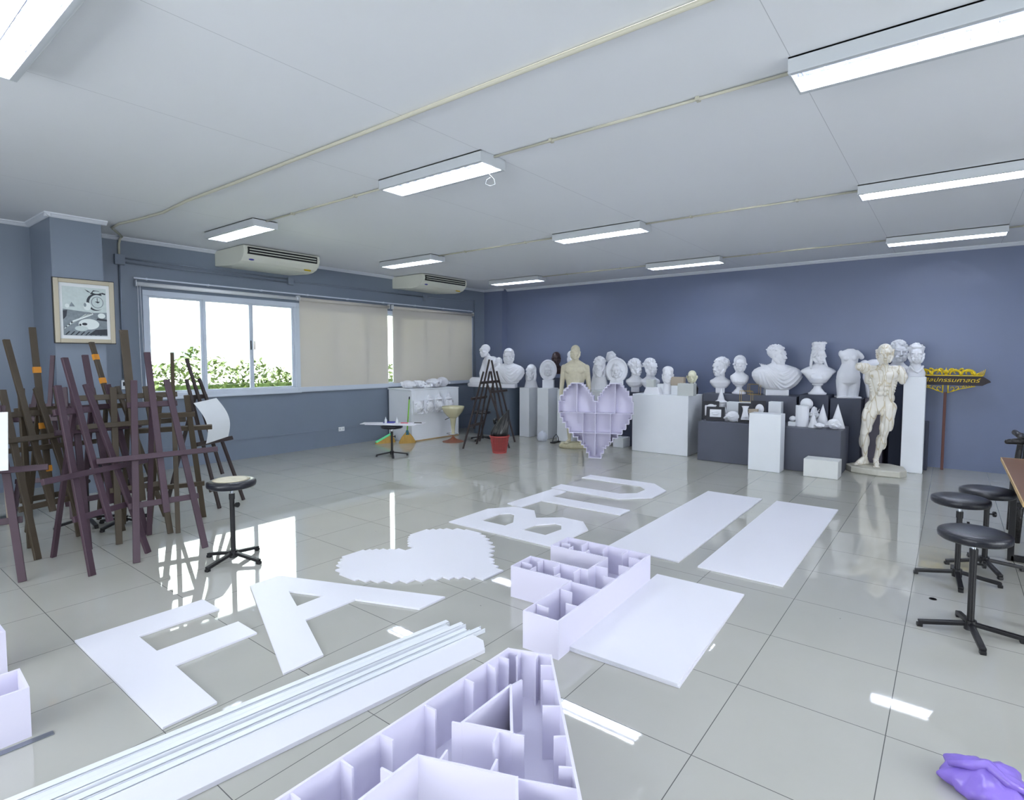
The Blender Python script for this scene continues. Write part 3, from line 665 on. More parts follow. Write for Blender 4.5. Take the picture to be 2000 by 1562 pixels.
# ------------------------------------------------------------ stools
ST = {}
def stool(x, y, rz, h, label, key='s', worn=False):
    if (key, h) in ST: return dup(ST[(key, h)], (x, y, 0), rz, label)
    o = thing('stool', (x, y, 0), label, 'stool', rz, 'round black adjustable stools'); ST[(key, h)] = o
    r = .172; t = .055
    pr = [(.001, h-t), (r*.9, h-t), (r*.985, h-t*.8), (r, h-t*.5), (r*.985, h-t*.22), (r*.93, h-.006), (r*.86, h-.001), (r*.5, h+.003), (.001, h+.004)]
    MB().lathe(pr, seg=48).build('seat', blk, o, smooth=True)
    if worn: MB().lathe([(.001, h+.0045), (.10, h+.0042), (.13, h+.0028), (.001, h+.0028)], seg=40).build('worn_patch', mat('worn vinyl', (196, 188, 165), .6, noise=.2, nscale=25), o, smooth=True)
    MB().lathe([(.09, h-t-.012), (.09, h-t), (.02, h-t)], seg=24).cone((0, 0, h-.14), (0, 0, h-t), .012, .012).build('screw', chrome, o, smooth='auto')
    MB().cone((0, 0, .05), (0, 0, h-.11), .0175, .0175, 20).cone((0, 0, h-.15), (0, 0, h-.105), .021, .021, 20).build('post', blkm, o, smooth='auto')
    MB().cone((.016, 0, h-.19), (.042, 0, h-.19), .006, .006, 10).cone((.042, 0, h-.19), (.056, 0, h-.19), .02, .02, 14).build('height_knob', blkm, o, smooth='auto')
    MB().cone((0, 0, .03), (0, 0, .085), .030, .030, 16).build('hub', blkm, o, smooth='auto')
    for k in range(4):
        a = PI/2*k; c, s_ = math.cos(a), math.sin(a); l = MB()
        l.bar((c*.02, s_*.02, .062), (c*.245, s_*.245, .026), .032, .022, (0, 0, 1)); l.box((c*.238, s_*.238, .011), (.03, .03, .021), (0, 0, a)); l.build('leg', blkm, o, bevel=.004)
    return o
stool(2.70, 3.10, R(12), .60, 'nearest black stool on the right, in front of the other two')
stool(2.645, 4.03, R(5), .60, 'black stool in the middle of the three beside the brown table', )
stool(2.81, 4.46, R(20), .60, 'black stool tucked partly under the brown table corner')
stool(-1.79, 1.12, R(20), .63, 'black stool with worn pale seat beside the easels', 'worn', True)
stool(-4.50, 4.85, R(55), .50, 'low black stool near the window wall carrying white boards', 'low')
stool(-4.55, 7.05, R(10), .56, 'black stool standing behind the pair of far easels', 'mid')
stool(-3.55, .95, R(30), .60, 'black stool half hidden behind the easel cluster, nearer the window')
stool(-3.85, .75, R(0), .60, 'black stool hidden deepest behind the easel cluster')

# ------------------------------------------------------------ easels
def easel(x, y, rotd, lean, fs, ts, hl, hm, bf, wood, label, tapes=(), bars=((.86, 1), (.30, 1)), ledge=(.72, .33), mastlow=.32, w=.046, mast_w=.046, group='wooden A frame easels'):
    o = thing('easel', (x, y, 0), label, 'easel', R(rotd), group)
    k = lean/hl; nrm = Vector((0, -1, k)).normalized()
    P = lambda X, z, off=0: Vector((X, k*z, z)) + nrm*off
    f = math.atan2(1, 1)
    for s_ in (-1, 1):
        MB().bar(P(s_*fs, 0), P(s_*ts, hl), w, .022, nrm).build('leg', wood, o, bevel=.003)
    MB().bar(P(0, mastlow), P(0, hm), mast_w, .022, nrm).build('mast', wood, o, bevel=.003)
    zs = [z*hl for z, _ in bars]
    for i, (zf, q) in enumerate(bars):
        z = zf*hl; X = (fs+(ts-fs)*zf+.045)*q
        MB().bar(P(-X, z, -.022), P(X, z, -.022), .045, .022, nrm).build('crossbar', wood, o, bevel=.003)
    lz, lx = ledge
    m = MB(); m.bar(P(-lx, lz, .030), P(lx, lz, .030), .042, .032, nrm); m.build('ledge', wood, o, bevel=.003)
    top = P(0, zs[0], -.05)
    MB().bar(top, (0, bf, .012), .038, .022, (0, 1, 0)).build('back_leg', wood, o, bevel=.003)
    for z, ww in tapes:
        MB().bar(P(0, z-.025, 0), P(0, z+.025, 0), mast_w+.006, .026, nrm).build('tape', orange_t, o)
    return o
easel(-2.30, .885, 84, .46, .236, .115, 1.37, 1.60, .68, purple_w, 'purple brown easel at the front right of the cluster, upright mast against the window', ledge=(.76, .42))
easel(-2.395, .577, 117.5, .374, .239, .109, 1.351, 1.555, .613, purple_w, 'purple brown easel in the front middle of the cluster, leaning left', ledge=(.70, .42))
easel(-2.62, -.22, 72, .32, .27, .12, 1.39, 1.66, .55, purple_w, 'purple brown easel cut by the left edge, holding a white board', ledge=(.76, .42))
easel(-3.08, .393, 112, .403, .19, .12, 1.30, 1.70, .35, olive_w, 'olive brown easel at the far left of the cluster with a plain tall mast', ledge=(.90, .40), bars=((.85, 1.6), (.30, 1)))
easel(-3.43, .42, 100, .167, .17, .12, 1.30, 1.81, .5, olive_w, 'tall dark olive easel on the left with orange tape on its mast', ((1.45, 1), (.98, 1), (.62, 1)), ledge=(.80, .36))
easel(-3.443, 1.08, 118, .378, .24, .13, 1.28, 1.70, .5, olive_w, 'olive easel behind the cluster with two orange tape bands near its top', ((1.56, 1), (1.34, 1)), ledge=(.90, .40))
easel(-2.925, .911, 88, .272, .19, .12, 1.30, 1.80, .6, olive_w, 'olive easel with the widest and tallest mast in front of the window edge', mast_w=.062, bars=((.94, 2.2), (.34, 1)), ledge=(.98, .40))
easel(-3.00, .74, 100, .348, .22, .13, 1.32, 1.578, .6, purple_w, 'purple brown easel behind the front middle one, below the picture', ledge=(.94, .32))
easel(-4.3, .52, 55, .264, .24, .11, 1.26, 1.5755, .5, purple_w, 'thin purple easel at the back of the cluster against the column', ledge=(.95, .3), mast_w=.036)
easel(-3.30, 1.30, 250, .36, .22, .10, 1.22, 1.60, .5, olive_w, 'olive easel turned backwards whose stick crosses in front of the window frame', ledge=(.9, .30), mast_w=.030)
easel(-3.505, 1.905, 115.2, .438, .177, .085, 1.331, 1.546, .802, dark_w, 'dark easel standing alone by the window holding a curled sheet of paper', ledge=(.66, .25), w=.034, mast_w=.034, bars=((.86, 1), (.15, 1)))
easel(-4.192, 6.329, -73.2, .325, .27, .13, 1.329, 1.535, .75, dark_w, 'dark easel by the red basket, its tip leaning right', w=.036, mast_w=.036, ledge=(.86, .3))
easel(-3.83, 6.96, 103, .30, .27, .11, 1.32, 1.52, .6, dark_w, 'dark easel by the red basket leaning back to back with the other one', w=.036, mast_w=.036, ledge=(.95, .3))
# board and paper resting on easels
tag(MB().box((0, 0, .20), (.50, .012, .40)).build('drawing_board', paper, loc=(-2.61, -.245, .79), rot=(-.22, 0, R(72))), 'white drawing board on the easel at the left edge', 'board')
pm = MB(); vs = []; fs = []; n = 14
for s_ in (0, .001):
    for i in range(n+1):
        t = i/n
        for X in (-.15, .19):
            vs.append(Vector((X+.02*math.sin(t*3), -.03-.075*math.sin(t*PI)*.9+(0.02 if X > 0 else 0)-s_+.33*.42*t, .42*t+(.03 if X > 0 else 0))))
for i in range(n): q = (i*2, i*2+1, i*2+3, i*2+2); fs += [q, tuple(2*(n+1)+a for a in reversed(q))]
pm._add(vs, fs)
tag(pm.build('paper_sheet', paper, loc=(-3.505-.17, 1.905-.085, .665), rot=(0, 0, R(115.2)), smooth=True, recalc=False), 'curled white drawing paper resting on the lone easel', 'paper')
for i, (x, y, hgt) in enumerate(((-4.62, .26, 1.45), (-4.60, .33, 1.40))):
    o = tag(MB().box((0, 0, hgt/2), (.45, .022, hgt)).build('stretched_canvas', [paper, tan][i], loc=(x+.0, y, .0), rot=(.03, 0, R(-10))), ['pale canvas edge leaning behind the leftmost easels', 'tan canvas edge leaning just in front of the pale canvas'][i], 'canvas')

# ------------------------------------------------------------ pedestals
def ped(x0, x1, y0, y1, h, m, label, cat='pedestal', name='pedestal', group='painted display pedestals and blocks', rz=0, stain=False):
    o = MB().box((0, 0, h/2), (x1-x0, y1-y0, h)).build(name, m, loc=((x0+x1)/2, (y0+y1)/2, .001), rot=(0, 0, rz), bevel=.006)
    return tag(o, label, cat, group)
ped(-4.30, -4.06, 7.88, 8.22, .975, paintw, 'narrow white pedestal under the bearded head')
ped(-3.86, -3.60, 7.88, 8.24, .98, paintw, 'narrow white pedestal under the oval face relief, clear bag at its foot')
ped(-3.37, -3.05, 7.85, 8.2, .98, paintw, 'white pedestal mostly hidden behind the ochre statue')
ped(-2.80, -2.30, 7.90, 8.35, .98, paintw, 'white pedestal behind the heart box under the round framed head')
dk = MB().loft([(0, 0, 0, .50, .32), (.965, 0, 0, .50, .32)], seg=64, e=6); tag(dk.build('pedestal', mat('slate painted board', (84, 96, 110), .45), loc=(-4.92, 7.98, .001), smooth='auto'), 'slate grey rounded pedestal under the seated monk and draped bust', 'pedestal', 'painted display pedestals and blocks')
ped(-1.73, -.755, 7.70, 8.35, .965, paintw, 'big wide white box pedestal with plaster blocks on top')
ped(-.53, 1.42, 7.53, 8.22, .60, [paintg, paintm][0], 'long low grey plinth carrying cones and plaster features')
ped(.315, .735, 7.22, 7.46, .80, paintw, 'white upright block in front of the long low grey plinth')
ped(1.03, 1.44, 7.22, 7.50, .235, mat('stained white block', (232, 234, 232), .5, noise=.05), 'small low white block on the floor with a stained top', name='block')
ped(-.74, .70, 8.30, 8.85, .985, paintg, 'long grey plinth behind, under the big draped bust')
ped(.73, 1.13, 8.32, 8.80, 1.02, paintd, 'dark grey pedestal under the bust with the tall headdress')
ped(1.15, 1.55, 8.34, 8.80, .985, paintd, 'dark grey pedestal under the armless woman torso')
ped(1.56, 1.80, 8.60, 8.98, .985, paintm, 'dark mauve pedestal under the male torso')
ped(2.04, 2.29, 8.35, 8.62, 1.315, paintw, 'tallest white pedestal under the frowning man bust')
ped(2.04, 2.33, 8.68, 9.0, .67, paintd, 'dark box peeking out behind the tallest white pedestal', name='block')
ped(-2.16, -1.96, 7.82, 8.12, .17, paintw, 'little white block on the floor behind the heart box', name='block')
cab = ped(-6.02, -5.37, 6.02, 7.25, .955, paintw, 'white cabinet by the window with plaster reliefs hanging on it', 'cabinet', 'cabinet', None)
MB().box((-.01, 0, .968), (.66, 1.26, .02)).build('cabinet_top', paintw, cab, bevel=.004)
MB().box((.326, 0, .012), (.004, 1.22, .02)).build('kick_strip', edge_t, cab)

# ------------------------------------------------------------ sculpted figures
def head(b_, M, hair='bald', seed=1, k=1.0):
    """head facing -Y, chin at z~0, crown at z~.24"""
    q = random.Random(seed); h = MB()
    h.ell((0, .018, .155), (.076, .094, .083)); h.ell((0, -.028, .092), (.060, .060, .085)); h.ell((0, -.048, .035), (.042, .042, .036))
    h.ell((0, -.074, .020), (.020, .018, .016))
    h.ell((0, -.074, .150), (.055, .020, .030))
    for s_ in (-1, 1):
        h.ell((s_*.031, -.083, .132), (.028, .012, .0085), (0, s_*-.15, 0))      # brow
        h.ell((s_*.031, -.074, .114), (.016, .013, .0095))                        # eye
        h.ell((s_*.042, -.060, .092), (.022, .022, .018)); h.ell((s_*.030, -.066, .060), (.022, .020, .026))
        h.ell((s_*.013, -.098, .081), (.009, .010, .007)); h.ell((s_*.077, .008, .105), (.009, .019, .031), (0, s_*.2, 0)); h.ell((s_*.078, .002, .083), (.008, .010, .012))
        h.cap((s_*.046, -.03, .035), (s_*.062, .0, .075), .022, .024)
    h.cap((0, -.086, .128), (0, -.106, .086), .0085, .0125)
    h.ell((0, -.088, .058), (.024, .012, .0062)); h.ell((0, -.086, .046), (.020, .011, .0068))
    if hair == 'curly':
        for i in range(130):
            a = q.uniform(0, 2*PI); t = q.uniform(0, 1.75)
            d = Vector((math.sin(t)*math.cos(a), math.sin(t)*math.sin(a), math.cos(t)))
            if d.y < -.45 and d.z < .42: continue
            p = Vector((0, .018, .155))+Vector((d.x*.082, d.y*.1, d.z*.088)); h.ell(p, q.uniform(.010, .018), u=8, v=6)
    elif hair == 'short':
        h.ell((0, .026, .165), (.080, .097, .082)); h.ell((0, -.05, .205), (.058, .03, .022)); 
        for i in range(60):
            a = q.uniform(0, 2*PI); t = q.uniform(0, 1.5); d = Vector((math.sin(t)*math.cos(a), math.sin(t)*math.sin(a), math.cos(t)))
            if d.y < -.55 and d.z < .6: continue
            p = Vector((0, .024, .163))+Vector((d.x*.08, d.y*.098, d.z*.082)); h.ell(p, (.02, .012, .008), (q.uniform(-1, 1), q.uniform(-1, 1), a), u=8, v=6)
    elif hair in ('wavy', 'crown'):
        h.ell((0, .03, .165), (.084, .096, .08)); h.ell((0, .10, .13), (.045, .045, .045))
        for s_ in (-1, 1):
            for i in range(7):
                t = i/6; h.ell((s_*(.015+.068*t), -.075+.06*t, .212-.10*t), (.019, .016, .015), u=10, v=7)
                h.ell((s_*(.01+.06*t), -.05+.055*t, .232-.08*t), (.017, .018, .012), u=10, v=7)
        if hair == 'crown':
            for i in range(40):
                a = q.uniform(0, 2*PI); zz = q.uniform(.215, .30); h.ell((math.cos(a)*.062, .015+math.sin(a)*.066, zz), (.03, .03, .022), u=8, v=6)
            h.lathe([(.07, .20), (.072, .29), (.06, .305), (.001, .305)], (0, .015, 0), 20)
            for i in range(9): h.ell((-.075+.019*i, -.05+.0012*(i-4)**2, .297+.006*(i % 2)), .017, u=8, v=6)
            for s_ in (-1, 1): h.chain([(s_*.075, .03, .14), (s_*.085, .03, .07), (s_*.10, .01, .0), (s_*.115, -.02, -.05)], [.022, .02, .02, .014])
    elif hair == 'roman':
        h.ell((0, .026, .168), (.081, .097, .080)); h.ell((0, -.055, .196), (.062, .032, .014))
        for s_ in (-1, 1): h.ell((s_*.074, .02, .14), (.014, .045, .03))
    elif hair == 'hood':
        h.ell((0, .03, .16), (.088, .10, .09)); h.ell((0, .06, .06), (.082, .075, .11))
    elif hair == 'cap':
        h.ell((0, .015, .185), (.080, .098, .062))
    elif hair == 'helmet':
        h.ell((0, .03, .18), (.088, .11, .085)); h.ell((0, -.06, .20), (.05, .05, .02)); h.chain([(0, -.05, .25), (0, .03, .29), (0, .11, .27), (0, .14, .2)], [.02, .03, .035, .03])
    elif hair == 'tufts':
        for s_ in (-1, 1):
            for i in range(22): h.ell((s_*(.070+q.uniform(0, .016)), q.uniform(.02, .08), q.uniform(.07, .16)), q.uniform(.010, .016), u=8, v=6)
    if hair in ('beard',) or hair == 'beardcurl':
        for i in range(70):
            a = q.uniform(-1.2, 1.2); z = q.uniform(-.045, .05)
            h.ell((math.sin(a)*.05*(1+z*2), -.025-math.cos(a)*.055*(1+z), z), q.uniform(.010, .018), u=8, v=6)
        h.ell((0, .035, .14), (.083, .095, .085)); h.ell((0, .07, .04), (.07, .06, .1))
        for s_ in (-1, 1): h.chain([(s_*.07, .02, .15), (s_*.085, .01, .06), (s_*.08, .0, -.03)], [.02, .026, .024]); h.chain([(0, -.098, .066), (s_*.035, -.086, .045)], [.008, .006])
        if hair == 'beardcurl':
            for i in range(70):
                a = q.uniform(0, 2*PI); t = q.uniform(0, 1.6); d = Vector((math.sin(t)*math.cos(a), math.sin(t)*math.sin(a), math.cos(t)))
                if d.y < -.5 and d.z < .5: continue
                h.ell(Vector((0, .02, .16))+Vector((d.x*.084, d.y*.1, d.z*.09)), q.uniform(.014, .02), u=8, v=6)
    b_.merge(h, M @ Matrix.Diagonal((1.0, 1.03, 1, 1))); h.bm.free()
def HM(loc, yaw=0, pitch=0, roll=0, s=1.0):     # yaw>0 turns the face toward the viewer's left
    return Matrix.Translation(loc) @ Euler((R(pitch), R(roll), R(-yaw)), 'YXZ').to_matrix().to_4x4() @ Matrix.Diagonal((s, s, s, 1))
def place(name, loc, label, rz=18, group='plaster casts lined along the back wall', cat='bust'):
    return thing(name, loc, label, cat, R(rz), group)
FACE = 28   # most casts face the room, roughly toward the camera

def bust_neck(o, hz, yaw, hair, seed, m, kind='square', s=1.0, pitch=0, w=.15, roll=0):
    """head on a cut neck and chest with a small block socle"""
    b_ = MB(); head(b_, HM((0, 0, hz), yaw, pitch, roll, s), hair, seed)
    b_.cap((0, .02*s, hz+.05*s), (0, .03*s, hz-.06*s), .054*s, .062*s)
    if kind == 'square':
        b_.loft([(hz*.30, 0, .03, w*.62, .07), (hz*.42, 0, .025, w*.85, .08), (hz*.62, 0, .02, w*1.12, .085), (hz*.76, 0, .02, w*1.08, .08), (hz*.88, 0, .03, w*.70, .07), (hz*1.02, 0, .03, w*.42, .06)], e=2.6)
    elif kind == 'beardcone':
        b_.loft([(.0, 0, .03, w, .08), (hz*.4, 0, .03, w*.85, .08), (hz*.8, 0, .02, w*.72, .07), (hz*1.1, 0, .03, w*.45, .06)])
    elif kind == 'chest':
        b_.loft([(hz*.36, 0, .03, .05, .05), (hz*.44, 0, .01, .095, .075), (hz*.56, 0, .0, .125, .09), (hz*.72, 0, .01, .148, .085), (hz*.82, 0, .02, .145, .075), (hz*.91, 0, .03, .10, .06), (hz*1.0, 0, .03, .06, .055)], e=2.3)
        for s_ in (-1, 1): b_.ell((s_*.055, -.06, hz*.58), (.04, .035, .04))
    b_.build('figure', m, o, vox=.0048, sm=3)
    return o
def socle(o, z, kind, m, w=.1):
    if kind == 'block': MB().box((0, .03, z/2), (w*1.9, .13, z)).build('socle', m, o, bevel=.005)
    else: MB().lathe([(w, 0), (w*1.02, .02*1), (w*.8, .035), (w*.72, .05), (w*.45, z*.55), (w*.40, z*.75), (w*.62, z*.85), (w*.6, z*.92), (w*.4, z*1.02)], (0, .03, 0), 36).build('socle', m, o, smooth='auto')

# seated monk, toga bust on the slate pedestal
o = place('statue', (-5.06, 7.93, .968), 'white bald seated monk statue with robe, leaning over its own base', 10, cat='statue'); b_ = MB()
head(b_, HM((-.12, -.07, .61), 22, 6, 0, 1.12), 'bald', 3); b_.cap((-.10, -.03, .66), (-.06, .02, .54), .045, .06)
b_.loft([(.06, .02, .04, .24, .16), (.2, 0, .04, .20, .13), (.36, -.01, .03, .20, .12), (.51, -.01, .03, .215, .115), (.58, -.03, .02, .17, .10), (.63, -.06, .0, .09, .075)])
b_.chain([(.16, .0, .535), (.23, -.06, .30), (.10, -.16, .16)], [.075, .065, .05]); b_.chain([(-.18, .02, .52), (-.24, -.04, .28), (-.16, -.16, .14)], [.055, .045, .035])
b_.chain([(.2, .0, .1), (.30, -.15, .10), (-.05, -.22, .09)], [.10, .09, .07]); b_.chain([(-.15, .0, .1), (-.40, -.10, .11), (-.10, -.22, .09)], [.09, .085, .06])
for i in range(7): b_.tube([(.2-.05*i, -.12, .52-.03*i), (.05-.03*i, -.15, .40-.04*i), (.0-.04*i, -.16, .28-.03*i)], .010)
for i in range(5): b_.tube([(.15, -.16, .04+.03*i), (-.1, -.2, .03+.03*i), (-.38, -.14, .05+.03*i)], .010)
b_.build('figure', plaster, o, vox=.007, sm=3)
MB().loft([(0, -.06, -.03, .46, .24), (.05, -.06, -.03, .47, .25), (.075, -.06, -.03, .44, .23)], e=3).build('base', plaster, o, smooth='auto')

def toga(o, w, H_, hairs, yaw, seed, m, hs, pitch=0, baseh=.08):
    b_ = MB(); hz = H_-.245*hs
    RG = [(baseh/H_, .215, .16), (.15, .28, .20), (.22, .385, .23), (.30, .45, .25), (.38, .485, .255), (.45, .485, .235), (.51, .44, .205), (.555, .36, .175), (.59, .25, .14), (.62, .15, .11), (.65, .10, .09)]
    b_.loft([(z*H_, 0, .02, a*w, c*w) for z, a, c in RG], e=2.15)
    q = random.Random(seed)
    def surf(X, z):
        t = max(RG[0][0], min(RG[-1][0], z/H_))
        for k in range(len(RG)-1):
            if RG[k][0] <= t <= RG[k+1][0]:
                f = (t-RG[k][0])/(RG[k+1][0]-RG[k][0]); a = RG[k][1]+(RG[k+1][1]-RG[k][1])*f; c = RG[k][2]+(RG[k+1][2]-RG[k][2])*f
                return .02-c*w*math.sqrt(max(0, 1-min(1, abs(X)/(a*w))**2.15))
        return 0
    b_.cap((0, .03, hz+.05*hs), (0, .035, hz-.08*hs), .060*hs, .074*hs); head(b_, HM((0, 0, hz), yaw, pitch, 0, hs), hairs, seed)
    for i in range(6):          # swags of cloth hanging between the shoulders
        t = i/5; pts = []
        for j in range(21):
            u_ = -1+2*j/20; X = w*(.03+(.20+.22*t)*u_+.05*t); z = H_*(.575-.07*t-(.09+.33*t)*(1-abs(u_-.15)**1.5)-.035*u_*t)
            z = max(z+q.uniform(-.004, .004), .13*H_); pts.append((X, surf(X, z)-.002, z))
        b_.tube(pts, [.005+.013*math.sin(PI*j/20)**.5 for j in range(21)], 8)
    for i in range(5):          # vertical gathers on the viewer's left
        X = -w*.36+.028*i; b_.tube([(X+(.005+.008*i)*k, surf(X+(.005+.008*i)*k, H_*(.46-.06*k))-.001, H_*(.46-.06*k)) for k in range(6)], [.008, .013, .014, .013, .011, .006])
    b_.build('figure', m, o, vox=.0055, sm=1)
    MB().box((0, .04, baseh/2), (w*.44, w*.34, baseh)).build('socle', m, o, bevel=.006)
o = place('bust', (-4.48, 7.76, .968), 'large draped white bust with smooth cropped hair beside the monk', 24); toga(o, .66, .79, 'roman', -8, 5, plaster, 1.32)
o = place('bust', (-4.16, 8.07, .978), 'white head of an old man with a long beard', 25); bust_neck(o, .19, 18, 'beard', 8, plaster, 'beardcone', 1.15, w=.14)
# oval relief
def relief(o, w, h, hz, hair, seed, s, depth=.09, yaw=0):
    b_ = MB(); pr = []
    for sc, y in ((1, 0), (1.02, -.015), (1, -.03), (.93, -.045), (.88, -.035)):
        pr.append((sc, y))
    vs = []; fs = []; n = 40
    for sc, y in [(.001, .06), (.6, .055), (.9, .03)]+pr+[(.8, -.02), (.001, -.015)]:
        for k in range(n): a = 2*PI*k/n; vs.append(Vector((w/2*sc*math.cos(a), y, hz+h/2*sc*math.sin(a))))
    L = len(pr)+5
    for i in range(L-1):
        for k in range(n): fs.append((i*n+k, i*n+(k+1) % n, (i+1)*n+(k+1) % n, (i+1)*n+k))
    b_._add(vs, fs); head(b_, HM((0, .0, hz-.12*s), yaw, 0, 0, s), hair, seed); b_.cap((0, .02, hz-.08), (0, .03, hz-h*.42), .05, .06)
    b_.build('figure', plaster, o, vox=.005, sm=3)
o = place('relief_bust', (-3.72, 8.05, .982), 'oval white face relief on a block stand above the clear bag', 25); relief(o, .34, .41, .345, 'wavy', 12, 1.0); MB().box((0, .02, .08), (.22, .12, .16)).build('socle', plaster, o, bevel=.005)
o = place('bust', (-3.90, 8.58, 1.16), 'very dark brown bald head behind the oval relief', 30); bust_neck(o, .26, 10, 'bald', 2, bronze, 'square', 1.15)
MB().box((0, .03, -.58), (.2, .2, 1.16)).build('stand', paintd, o)
o = place('bust', (-3.60, 8.74, 1.17), 'white shrouded head just behind the ochre statue head', 40); bust_neck(o, .30, -30, 'hood', 4, plaster, 'square', 1.0)
MB().box((0, .03, -.58), (.2, .2, 1.17)).build('stand', paintw, o)
o = place('bust', (-2.56, 8.02, .985), 'white bust of a man with curly beard behind the heart box', 28); bust_neck(o, .30, 12, 'beardcurl', 21, plaster, 'beardcone', 1.2, w=.18)
o = place('bust', (-2.60, 8.60, 1.05), 'white helmeted head behind the curly bearded bust', 30); bust_neck(o, .30, -40, 'helmet', 31, plaster, 'square', 1.1)
MB().box((0, .03, -.52), (.24, .24, 1.04)).build('stand', paintw, o)
ped(-2.14, -1.78, 8.08, 8.45, .96, paintd, 'dark pedestal behind the heart box under the curly head')
o = place('relief_bust', (-2.24, 8.08, .985), 'white woman face set in a large round disc frame', 28); relief(o, .39, .45, .36, 'wavy', 14, 1.18, yaw=8); MB().box((0, .02, .09), (.24, .12, .17)).build('socle', plaster, o, bevel=.005)
def david(x, y, z, yaw, label, rz=28, block=True, seed=50, s=1.25, hz=.285):
    o = place('bust', (x, y, z), label, rz); bust_neck(o, hz, yaw, 'curly', seed, plaster, 'square', s, w=.15); socle(o, hz*.36, 'block', plaster, .075); return o
david(-1.94, 8.22, .962, -42, 'curly haired white youth head looking right, just right of the round disc woman')
david(-1.64, 8.20, .966, -34, 'curly haired white youth head behind the stacked blocks on the big white box', seed=51)
o = place('bust', (-1.20, 7.92, .966), 'smooth blank white head with a flat cap line on the big box', 25); b_ = MB()
head(b_, HM((0, 0, .185), 6, 0, 0, 1.15), 'cap', 1); b_.loft([(0, 0, .02, .085, .075), (.1, 0, .02, .075, .07), (.22, 0, .02, .065, .06), (.3, 0, 0, .06, .07)]); b_.build('figure', plaster, o, vox=.0055, sm=8)
o = place('bust', (-.90, 8.22, .966), 'small ivory baby head with big ears in a black coat', 25); b_ = MB()
head(b_, HM((0, 0, .18), 10, 0, 0, .92), 'bald', 1); b_.ell((.083, 0, .285), (.012, .02, .03)); b_.ell((-.083, 0, .285), (.012, .02, .03)); b_.cap((0, 0, .24), (0, .02, .15), .04); b_.build('head', baby_m, o, vox=.0055, sm=3)
b2 = MB(); b2.loft([(0, 0, .02, .10, .07), (.1, 0, .02, .11, .07), (.17, 0, .02, .07, .05), (.2, 0, .02, .045, .04)]); b2.build('coat', bagk, o, vox=.006)
MB().tube([(.045, -.03, .2), (.03, -.055, .15), (.01, -.06, .1)], .012).build('collar', paper, o, smooth=True)
# blocks on the big box
def blk3(name, x, y, z, dx, dy, dz, m, label, rz=0, cat='block'):
    return tag(MB().box((0, 0, dz/2), (dx, dy, dz)).build(name, m, loc=(x, y, z), rot=(0, 0, R(rz)), bevel=.003), label, cat, 'blocks and solids on the plinths')
o = tag(MB().loft([(0, 0, 0, .150, .08), (.115, 0, 0, .105, .06)], seg=4*6, e=14).build('block', plaster, loc=(-1.42, 7.84, .967), smooth='auto'), 'white tapered block at the front of the big box', 'block', 'blocks and solids on the plinths')
blk3('block', -1.46, 7.845, 1.084, .14, .10, .125, greyb, 'pale grey cube stacked on the tapered block')
blk3('block', -1.315, 7.97, .967, .13, .12, .17, paintw, 'white block between the cube stack and the smooth head')
blk3('block', -1.045, 7.90, .967, .12, .12, .15, paintw, 'white cube right of the smooth head under the tan box')
blk3('block', -1.02, 7.92, 1.119, .22, .10, .14, tan, 'tan brown block resting on top of the white cube', 4)
blk3('block', -.82, 7.80, .967, .26, .15, .195, greyb, 'large pale grey block at the right front of the big box', 2)

# busts on the rear plinth
david(-.52, 8.50, .987, 48, 'curly haired white youth head looking left beside the small woman bust', 20, seed=53, s=1.3, hz=.275)
o = place('bust', (-.20, 8.48, .987), 'small white woman bust with parted hair on a round socle', 24); bust_neck(o, .355, 5, 'wavy', 61, plaster, 'chest', 1.14, w=.13); socle(o, .15, 'round', plaster, .11)
o = place('bust', (.36, 8.52, .987), 'largest draped white bust, man with short beard looking right', 22); toga(o, .76, .79, 'short', -55, 71, plaster, 1.30, baseh=.09)
o = place('bust', (.945, 8.55, 1.022), 'white woman bust with tall headdress and hanging locks', 20)
b_ = MB(); head(b_, HM((0, 0, .455), -14, 0, 0, 1.08), 'crown', 81); b_.cap((0, .02, .5), (0, .03, .38), .052, .062)
b_.loft([(.15, 0, .02, .05, .05), (.18, 0, .0, .11, .09), (.24, 0, .0, .155, .11), (.30, 0, .01, .20, .10), (.345, 0, .02, .248, .085), (.37, 0, .02, .235, .08), (.40, 0, .03, .18, .07), (.43, 0, .03, .11, .06), (.46, 0, .03, .06, .055)], e=2.1)
for s_ in (-1, 1): b_.ell((s_*.072, -.075, .265), (.055, .045, .055))
b_.build('figure', plaster, o, vox=.0055, sm=3); socle(o, .17, 'round', plaster, .125)
# woman torso
o = place('torso_statue', (1.345, 8.56, .987), 'headless armless white female torso on a thin slab', 18, cat='statue'); b_ = MB()
b_.loft([(.15, 0, .0, .03, .03), (.19, 0, .0, .09, .07), (.22, -.0, .0, .145, .10), (.30, .0, .0, .160, .11), (.38, .0, .0, .148, .105), (.45, .005, .0, .118, .09), (.50, .01, 0, .104, .08), (.56, .01, .0, .112, .083), (.62, .0, .0, .128, .085), (.66, .0, .01, .130, .075), (.69, .01, .01, .10, .06), (.715, .02, .02, .055, .045), (.725, .02, .02, .04, .035)])
b_.chain([(.10, .01, .665), (.145, .01, .625), (.165, .01, .60)], [.042, .040, .036]); b_.ell((-.105, .01, .65), (.035, .042, .05))
for s_ in (-1, 1):
    b_.ell((s_*.055, -.072, .585), (.040, .034, .038)); b_.chain([(s_*.076, .01, .26), (s_*.073, .0, .14), (s_*.068, .01, .02)], [.086, .081, .073]); b_.ell((s_*.07, .06, .30), (.07, .06, .075))
b_.ell((0, -.045, .37), (.08, .06, .07)); b_.ell((0, -.075, .24), (.03, .03, .03)); b_.build('figure', plaster, o, vox=.006, sm=6)
